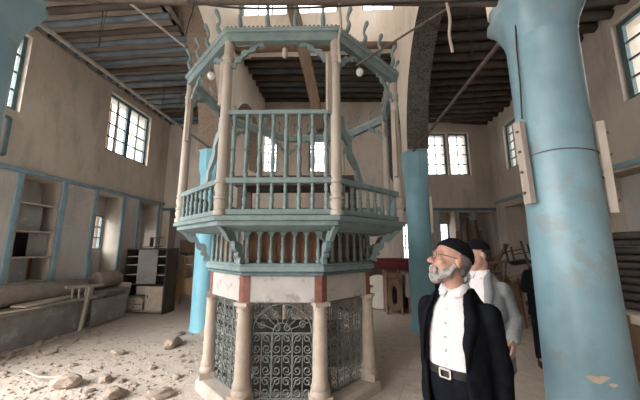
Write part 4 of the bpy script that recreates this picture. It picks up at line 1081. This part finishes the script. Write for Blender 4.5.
B().bar((0, -.15, .8), (0, -.15, 1.4), .05, .03).build('upright', M['orange_wood'], wb, False)
B().bar((-.33, -.15, 1.40), (.33, -.15, 1.40), .06, .03).build('crossbar', M['orange_wood'], wb, False)
wooden_chair('brown chair lying on top of the bookcase', (-5.0, 7.5, 1.66 + .16), (-PI / 2, 0, 1.9), M['brown_wood'], None, 'wooden_chair', .62)
wooden_chair('brown chair lying across the light oak frame', (-4.75, 8.28, 1.70), (-PI / 2, 0, .5), M['brown_wood'], None, 'wooden_chair', .9)
wooden_chair('oak chair standing beside the light oak frame', (-4.05, 8.1, 0), (0, 0, .5), M['brown_wood'])

# ------------------------------------------------------------------ far end, right of the pavilion
vb = thing('velvet_bench', 'long platform covered in crimson velvet against the end wall', 'bench', (1.55, 8.75, 0), AL)
B().box2((-1.6, -.3, 0), (1.5, .35, 1.10)).build('base', M['dark_wood'], vb, False)
B().box2((-1.63, -.34, 1.06), (1.53, .37, 1.35)).build('velvet_cover', M['velvet'], vb, False, .03)
cb = thing('wooden_cabinet', 'small brown wooden cabinet with oval opening and knobbed posts', 'cabinet', (1.22, 7.85, 0), .08)
for sx in (-1, 1):
    for sy in (-1, 1):
        B().lathe([(.03, 0), (.03, .1), (.025, .12), (.025, .95), (.03, .97), (.02, 1.0), (.032, 1.03), (.025, 1.07), (.01, 1.085)], (sx * .19, sy * .17, 0), 10).build('post', M['brown_wood'], cb)
fpnl = []
el = [(.075 * math.cos(t), .47 + .24 * math.sin(t)) for t in [2 * PI * k / 20 for k in range(20)]]
b = B()
outer = []
for k in range(20):
    t = 2 * PI * k / 20; c, s_ = math.cos(t), math.sin(t); q = min(.17 / max(abs(c), 1e-6), .37 / max(abs(s_), 1e-6))
    outer.append((q * c, .47 + q * s_))
for d0 in (-.19, -.165):
    for k in range(20):
        j = (k + 1) % 20
        b.add([(outer[k][0], d0, outer[k][1]), (outer[j][0], d0, outer[j][1]), (el[j][0], d0, el[j][1]), (el[k][0], d0, el[k][1])], [(0, 1, 2, 3)])
for k in range(20):
    j = (k + 1) % 20
    b.add([(el[k][0], -.19, el[k][1]), (el[j][0], -.19, el[j][1]), (el[j][0], -.165, el[j][1]), (el[k][0], -.165, el[k][1])], [(0, 1, 2, 3)])
b.build('front_panel', M['brown_wood'], cb, False)
B().box2((-.18, -.16, .1), (.18, .18, .14)).build('bottom', M['brown_wood'], cb, False)
B().box2((-.18, .15, .1), (.18, .17, .85)).build('back_panel', M['grey_cloth'], cb, False)
for s_ in (-1, 1): B().box2((s_ * .19, -.16, .1), (s_ * .175, .17, .85)).build('side_panel', M['brown_wood'], cb, False)
B().box2((-.21, -.2, .84), (.21, .2, .87)).build('top', M['brown_wood'], cb, False, .006)
B().box2((-.17, -.17, .88), (.17, .15, 1.0)).build('upper_rail', M['brown_wood'], cb, False)
dt = thing('draped_table', 'small table under a grey cloth next to the oval-fronted cabinet', 'table', (1.80, 7.95, 0), .05)
for sx in (-1, 1):
    for sy in (-1, 1): B().bar((sx * .2, sy * .2, 0), (sx * .2, sy * .2, .97), .05).build('leg', M['brown_wood'], dt, False)
B().box((0, 0, .985), (.5, .5, .03)).build('top', M['brown_wood'], dt, False)
B().box2((-.2, -.215, .1), (.2, -.2, .42)).build('apron_panel', M['brown_wood'], dt, False)
rings = []
for z, e in ((1.012, .22), (1.012, .26), (.99, .268), (.75, .275), (.52, .285), (.44, .29)):
    ring = []
    for k in range(48):
        t = 2 * PI * k / 48; c, s_ = math.cos(t), math.sin(t); q = e / max(abs(c), abs(s_))
        f = (1.01 - z) * .03 * math.sin(k * PI / 2 + k * .3)
        ring.append(Vector(((q + f) * c, (q + f) * s_, z + (.02 * math.sin(k) if z < .5 else 0))))
    rings.append(ring)
B().loft(rings, True, False).add(rings[0], [tuple(range(48))]).build('cloth', M['grey_cloth'], dt)
ds = thing('round_tabletop', 'pale round tabletop standing on edge against the velvet platform', 'tabletop', (.90, 8.22, .47), 0, None, (0, 0, AL))
B().lathe([(.44, -.02), (.45, -.01), (.45, .01), (.44, .02)], (0, 0, 0), 36).xf(Matrix.Rotation(R(82), 4, 'X')).build('disc', M['white_paint'], ds)
B().box2((-.35, .03, -.4), (.35, .05, -.1)).xf(Matrix.Rotation(R(-8), 4, 'X')).build('batten', M['brown_wood'], ds, False)
tag(B().box((0, 0, 0), (.75, .04, 1.02), Euler((-.1, 0, AL)).to_matrix()).xf(Matrix.Translation((.1, 8.20, .52))).build('leaning_door', M['brown_wood'], None, False), 'brown door leaf leaning on the velvet platform behind the columns', 'door leaf')

# planks leaning in the tall recess
for i, (s0, ln, tilt, m) in enumerate(((9.74, 2.45, .11, 'brown_wood'), (9.86, 2.6, .07, 'dark_wood'), (9.98, 2.5, .03, 'brown_wood'), (10.08, 2.35, -.02, 'brown_wood'), (10.17, 2.55, -.06, 'dark_wood'), (10.27, 2.2, -.13, 'brown_wood'), (9.62, 2.2, .16, 'brown_wood'))):
    wrd = ('second', 'third', 'middle', 'fifth', 'sixth', 'last', 'first')[i]
    rot = Matrix.Rotation(AL, 3, 'Z') @ Matrix.Rotation(tilt, 3, 'Y') @ Matrix.Rotation(-.12, 3, 'X')
    base = bw(s0 - tilt * 1.2, -.50 + .032 * i, 0)
    o = B().box((0, 0, ln / 2), (.10, .028, ln), rot).xf(Matrix.Translation(base)).build('leaning_plank', M[m], None, False, .004)
    tag(o, '%s from the left of the old planks leaning at the end wall recess' % wrd, 'plank', 'planks leaning in the recess')

# jumble of old furniture near the right wall
DW, BWo = M['dark_wood'], M['brown_wood']
wooden_chair('dark chair tipped forward onto the furniture heap', (3.55, 7.2, 0.55), (.9, .25, 2.3), BWo, 'heaped furniture')
wooden_chair('dark chair standing at the foot of the furniture heap', (4.1, 6.85, 0), (0, 0, 1.2), BWo, 'heaped furniture')
wooden_chair('brown chair lying on its back in the heap', (3.75, 8.0, .25), (-PI / 2, 0, .4), BWo, 'heaped furniture')
wooden_chair('dark chair upside down at the top of the heap', (4.25, 7.6, 1.75), (PI - .2, .2, .7), DW, 'heaped furniture')
cbd = thing('carved_panel', 'brown carved panel with a round hole in the furniture heap', 'panel', (3.52, 6.55, 0), .3, None, (-.12, 0, .35))
b = B()
for d0 in (0, .04):
    for k in range(24):
        t0, t1 = 2 * PI * k / 24, 2 * PI * (k + 1) / 24
        def sq(t):
            c, s_ = math.cos(t), math.sin(t); q = min(.24 / max(abs(c), 1e-6), .3 / max(abs(s_), 1e-6)); return (q * c, d0, .62 + q * s_)
        def ci(t): return (.13 * math.cos(t), d0, .62 + .13 * math.sin(t))
        b.add([sq(t0), sq(t1), ci(t1), ci(t0)], [(0, 1, 2, 3)])
b.lathe([(.13, -.0), (.165, -.01), (.165, -.03), (.13, -.03)], (0, 0, 0), 24)
b2 = B().tube([(.148 * math.cos(t), -.005, .62 + .148 * math.sin(t)) for t in [2 * PI * k / 24 for k in range(24)]], .022, 8, loop=True)
b = B(); 
for d0 in (0, .04):
    for k in range(24):
        t0, t1 = 2 * PI * k / 24, 2 * PI * (k + 1) / 24
        q = lambda t: min(.24 / max(abs(math.cos(t)), 1e-6), .3 / max(abs(math.sin(t)), 1e-6))
        b.add([(q(t0) * math.cos(t0), d0, .62 + q(t0) * math.sin(t0)), (q(t1) * math.cos(t1), d0, .62 + q(t1) * math.sin(t1)),
               (.13 * math.cos(t1), d0, .62 + .13 * math.sin(t1)), (.13 * math.cos(t0), d0, .62 + .13 * math.sin(t0))], [(0, 1, 2, 3)])
b.build('board', BWo, cbd, False); b2.build('ring', BWo, cbd)
for x in (-.22, .22): B().bar((x, .02, 0), (x, .02, .95), .05).build('post', BWo, cbd, False)
for i, (p0, p1, lab) in enumerate((((3.0, 7.75, .05), (4.4, 8.25, 1.75), 'long beam slanting up through the furniture heap'), ((3.35, 8.75, .7), (4.6, 8.75, 1.55), 'brown rail slanting across the back of the heap'), ((3.45, 6.52, 1.0), (3.9, 6.3, 1.25), 'short brown rail on top of the carved panel'))):
    tag(B().bar(p0, p1, .09, .06).build('slanting_rail', BWo, None, False, .005), lab, 'rail')

# stack of dark folded cushions near the large pillar
z = .86
for i in range(10):
    h = .105 + .012 * rnd.uniform(-1, 1)
    b = B(); rings = []
    dx, dy, a = rnd.uniform(-.04, .04), rnd.uniform(-.03, .03), rnd.uniform(-.05, .05)
    for zz, e in ((0, .90), (.12, .97), (.35, 1.0), (.65, 1.0), (.88, .97), (1.0, .90)):
        ring = []
        for k in range(40):
            t = 2 * PI * k / 40; c, s_ = math.cos(t), math.sin(t)
            q = (abs(c) ** 6 + abs(s_) ** 6) ** (-1 / 6)
            ring.append(Vector((.42 * e * q * c, .36 * e * q * s_, zz * h * .90 + (.006 * math.sin(3 * t + i) * (1 if zz > .5 else 0)))))
        rings.append(ring)
    o = b.loft(rings).xf(Matrix.Translation((4.18 + dx, 4.5 + dy, z)) @ Matrix.Rotation(a, 4, 'Z')).build('folded_cushion', M['black_cushion'] if i % 3 else M['dark_wood'])
    wd = ('lowest', 'second from the bottom', 'third from the bottom', 'fourth from the bottom', 'fifth from the bottom', 'fifth from the top', 'fourth from the top', 'third from the top', 'second from the top', 'topmost')[i]
    tag(o, 'dark folded cushion, %s of the stack right of the large pillar' % wd, 'cushion', 'dark folded cushions stacked by the wall')
    z += h
cr = thing('storage_chest', 'dark plank chest under the stack of folded cushions', 'chest', (4.2, 4.5, 0))
B().box2((-.52, -.42, 0), (.52, .42, .80)).build('body', M['brown_wood'], cr, False, .008)
B().box2((-.55, -.45, .805), (.55, .45, .85)).build('lid', M['grey_wood'], cr, False, .006)
for zz in (.28, .55): B().box2((-.53, -.435, zz - .02), (.53, -.42, zz + .02)).build('batten', M['dark_wood'], cr, False)
pb = thing('pale_box', 'small pale box on the floor in front of the plank chest', 'box', (3.72, 3.90, 0), .1)
B().box2((-.22, -.12, 0), (.22, .12, .74)).build('body', M['brown_wood'], pb, False, .01)
B().box2((-.23, -.13, .75), (.23, .13, .86)).build('lid', M['pale_wood'], pb, False, .01)
bd = thing('blue_shutter', 'small blue shutter in the right wall recess above the cushions', 'shutter', (5.36, 5.25, 2.05))
B().box2((0, -.28, 0), (.03, .28, .62)).build('panel', M['trim_blue'], bd, False)
B().box2((-.01, -.16, .15), (-.002, .16, .5)).build('pane', M['white_paint'], bd, False)
for y in (-.24, .24): B().box2((-.02, y - .04, 0), (-.001, y + .04, .62)).build('stile', M['trim_blue'], bd, False)

for i, (ya, yb) in enumerate(((7.26, 7.34), (7.58, 7.52), (7.88, 7.82))):
    tag(B().tube([(-7.1, ya, -.1), (-7.12, (ya + yb) / 2 + .05, 3.2), (-7.1, yb, 7.0)], .05 - .006 * i, 8).build('timber_pole', M['log']),
        ('first', 'second', 'third')[i] + ' brown pole standing outside the double casement window', 'pole', 'poles outside the window')
# ------------------------------------------------------------------ rubble on the floor
def stone_mesh(seed, flat=.6):
    r2 = random.Random(seed); bm = bmesh.new(); bmesh.ops.create_icosphere(bm, subdivisions=2, radius=1)
    off = Vector((r2.uniform(0, 99), r2.uniform(0, 99), 0))
    sx, sy = r2.uniform(.8, 1.3), r2.uniform(.6, 1.0)
    for v in bm.verts:
        d = 1 + .45 * mnoise.noise(v.co * 1.1 + off) + .15 * mnoise.noise(v.co * 3 + off)
        v.co = Vector((v.co.x * sx * d, v.co.y * sy * d, max(v.co.z, -.5) * flat * d))
    me = bpy.data.meshes.new('stone'); bm.to_mesh(me); bm.free(); me.materials.append(M['rubble']); return me
SM = [stone_mesh(i, rnd.uniform(.45, .8)) for i in range(8)]
PLACED = []
def stone(x, y, s_, label, k=None, group='stones strewn over the floor', name='broken_stone'):
    o = bpy.data.objects.new(name, SM[k if k is not None else rnd.randrange(8)]); COL.objects.link(o)
    PLACED.append((x, y, s_))
    o.scale = (s_, s_, s_ * rnd.uniform(.7, 1.1)); o.rotation_euler = (rnd.uniform(-.2, .2), rnd.uniform(-.2, .2), rnd.uniform(0, 6.28))
    o.location = (x, y, fz(x, y) + s_ * .22); tag(o, label, 'stone', group); return o
stone(-2.98, 4.98, .17, 'flat broken stone lying alone on the open floor left of the pavilion', 1)
stone(-3.62, 4.55, .12, 'fist-shaped stone near the flat broken stone', 2)
stone(-3.42, 3.5, .17, 'largest flat stone in the rubble at the front of the floor', 3)
stone(-2.62, 3.32, .15, 'angular block at the lower edge of the rubble', 4)
stone(-2.12, 3.40, .13, 'block beside the plinth step of the pavilion', 5)
stone(-3.05, 3.66, .10, 'small block in the middle of the rubble strip', 6)
stone(-2.72, 5.62, .13, 'grey lump at the foot of the brightly lit blue pillar', 7, None)
stone(-3.2, 5.60, .10, 'small lump beside the foot of the brightly lit blue pillar', 0, None)
for lab, n, (x0, x1), (y0, y1), (s0, s1) in (
    ('fragment of stone in the rubble strewn along the near left floor', 75, (-5.2, -1.9), (3.0, 4.7), (.018, .06)),
    ('stone fragment heaped against the foot of the masonry bench', 26, (-5.35, -4.7), (3.6, 5.6), (.035, .11)),
    ('tiny stone chip lying scattered on the open floor', 24, (-4.6, -2.0), (4.7, 7.2), (.015, .035)),
    ('tiny stone chip on the shaded floor right of the pavilion', 12, (.3, 1.3), (3.2, 6.0), (.012, .022))):
    for i in range(n):
        s_ = s0 + (s1 - s0) * rnd.random() ** 2.2
        for _ in range(40):
            x, y = rnd.uniform(x0, x1), rnd.uniform(y0, y1)
            if math.hypot(x - BX, y - BY) > 1.3 + s_ and all(math.hypot(x - a, y - c) > 1.25 * (s_ + e) for a, c, e in PLACED): break
        stone(x, y, s_, lab)
gr = B()
for i in range(900):
    x = rnd.uniform(-5.2, -2.05); y = 2.9 + 2.4 * rnd.random() ** 1.6
    s_ = rnd.uniform(.004, .016); a = rnd.uniform(0, 6)
    rot = Euler((rnd.uniform(-.5, .5), rnd.uniform(-.5, .5), a)).to_matrix()
    gr.box((x, y, fz(x, y) + s_ * .3), (s_ * 2, s_ * 1.4, s_), rot)
tag(gr.build('plaster_grit', M['rubble'], None, False), 'fine plaster grit strewn over the floor', 'grit', None, 'stuff')
tag(B().tube([(-4.3, 3.75, .06), (-3.85, 3.55, .075), (-3.5, 3.6, .06)], .012, 6).build('broken_stick', M['batten']), 'thin pale stick lying across the rubble', 'stick')
# ------------------------------------------------------------------ light, camera
w = bpy.data.worlds.new('overcast_sky'); scene.world = w; w.use_nodes = True
bg = w.node_tree.nodes['Background']; bg.inputs[0].default_value = (1.0, 0.98, 0.96, 1); bg.inputs[1].default_value = 1.0
sl = bpy.data.lights.new('hazy_sun', 'SUN'); so = bpy.data.objects.new('hazy_sun', sl); COL.objects.link(so)
sl.energy = 1.9; sl.angle = R(50); sl.color = (1.0, 0.97, 0.93)
so.rotation_euler = Vector((1.0, .85, -.85)).to_track_quat('-Z', 'Y').to_euler()
cam = bpy.data.cameras.new('camera'); co = bpy.data.objects.new('camera', cam); COL.objects.link(co)
cam.sensor_width = 36; cam.lens = 284 / 640 * 36; cam.clip_end = 200
co.location = (0, 0, 1.68); co.rotation_euler = (R(99.4), 0, R(5))
scene.camera = co
scene.view_settings.view_transform = 'Standard'; scene.view_settings.look = 'None'
scene.view_settings.gamma = 1; scene.view_settings.use_curve_mapping = False
scene.view_settings.exposure = 2.68
scene.cycles.max_bounces = 12; scene.cycles.diffuse_bounces = 6; scene.cycles.transparent_max_bounces = 12
scene.cycles.use_denoising = True
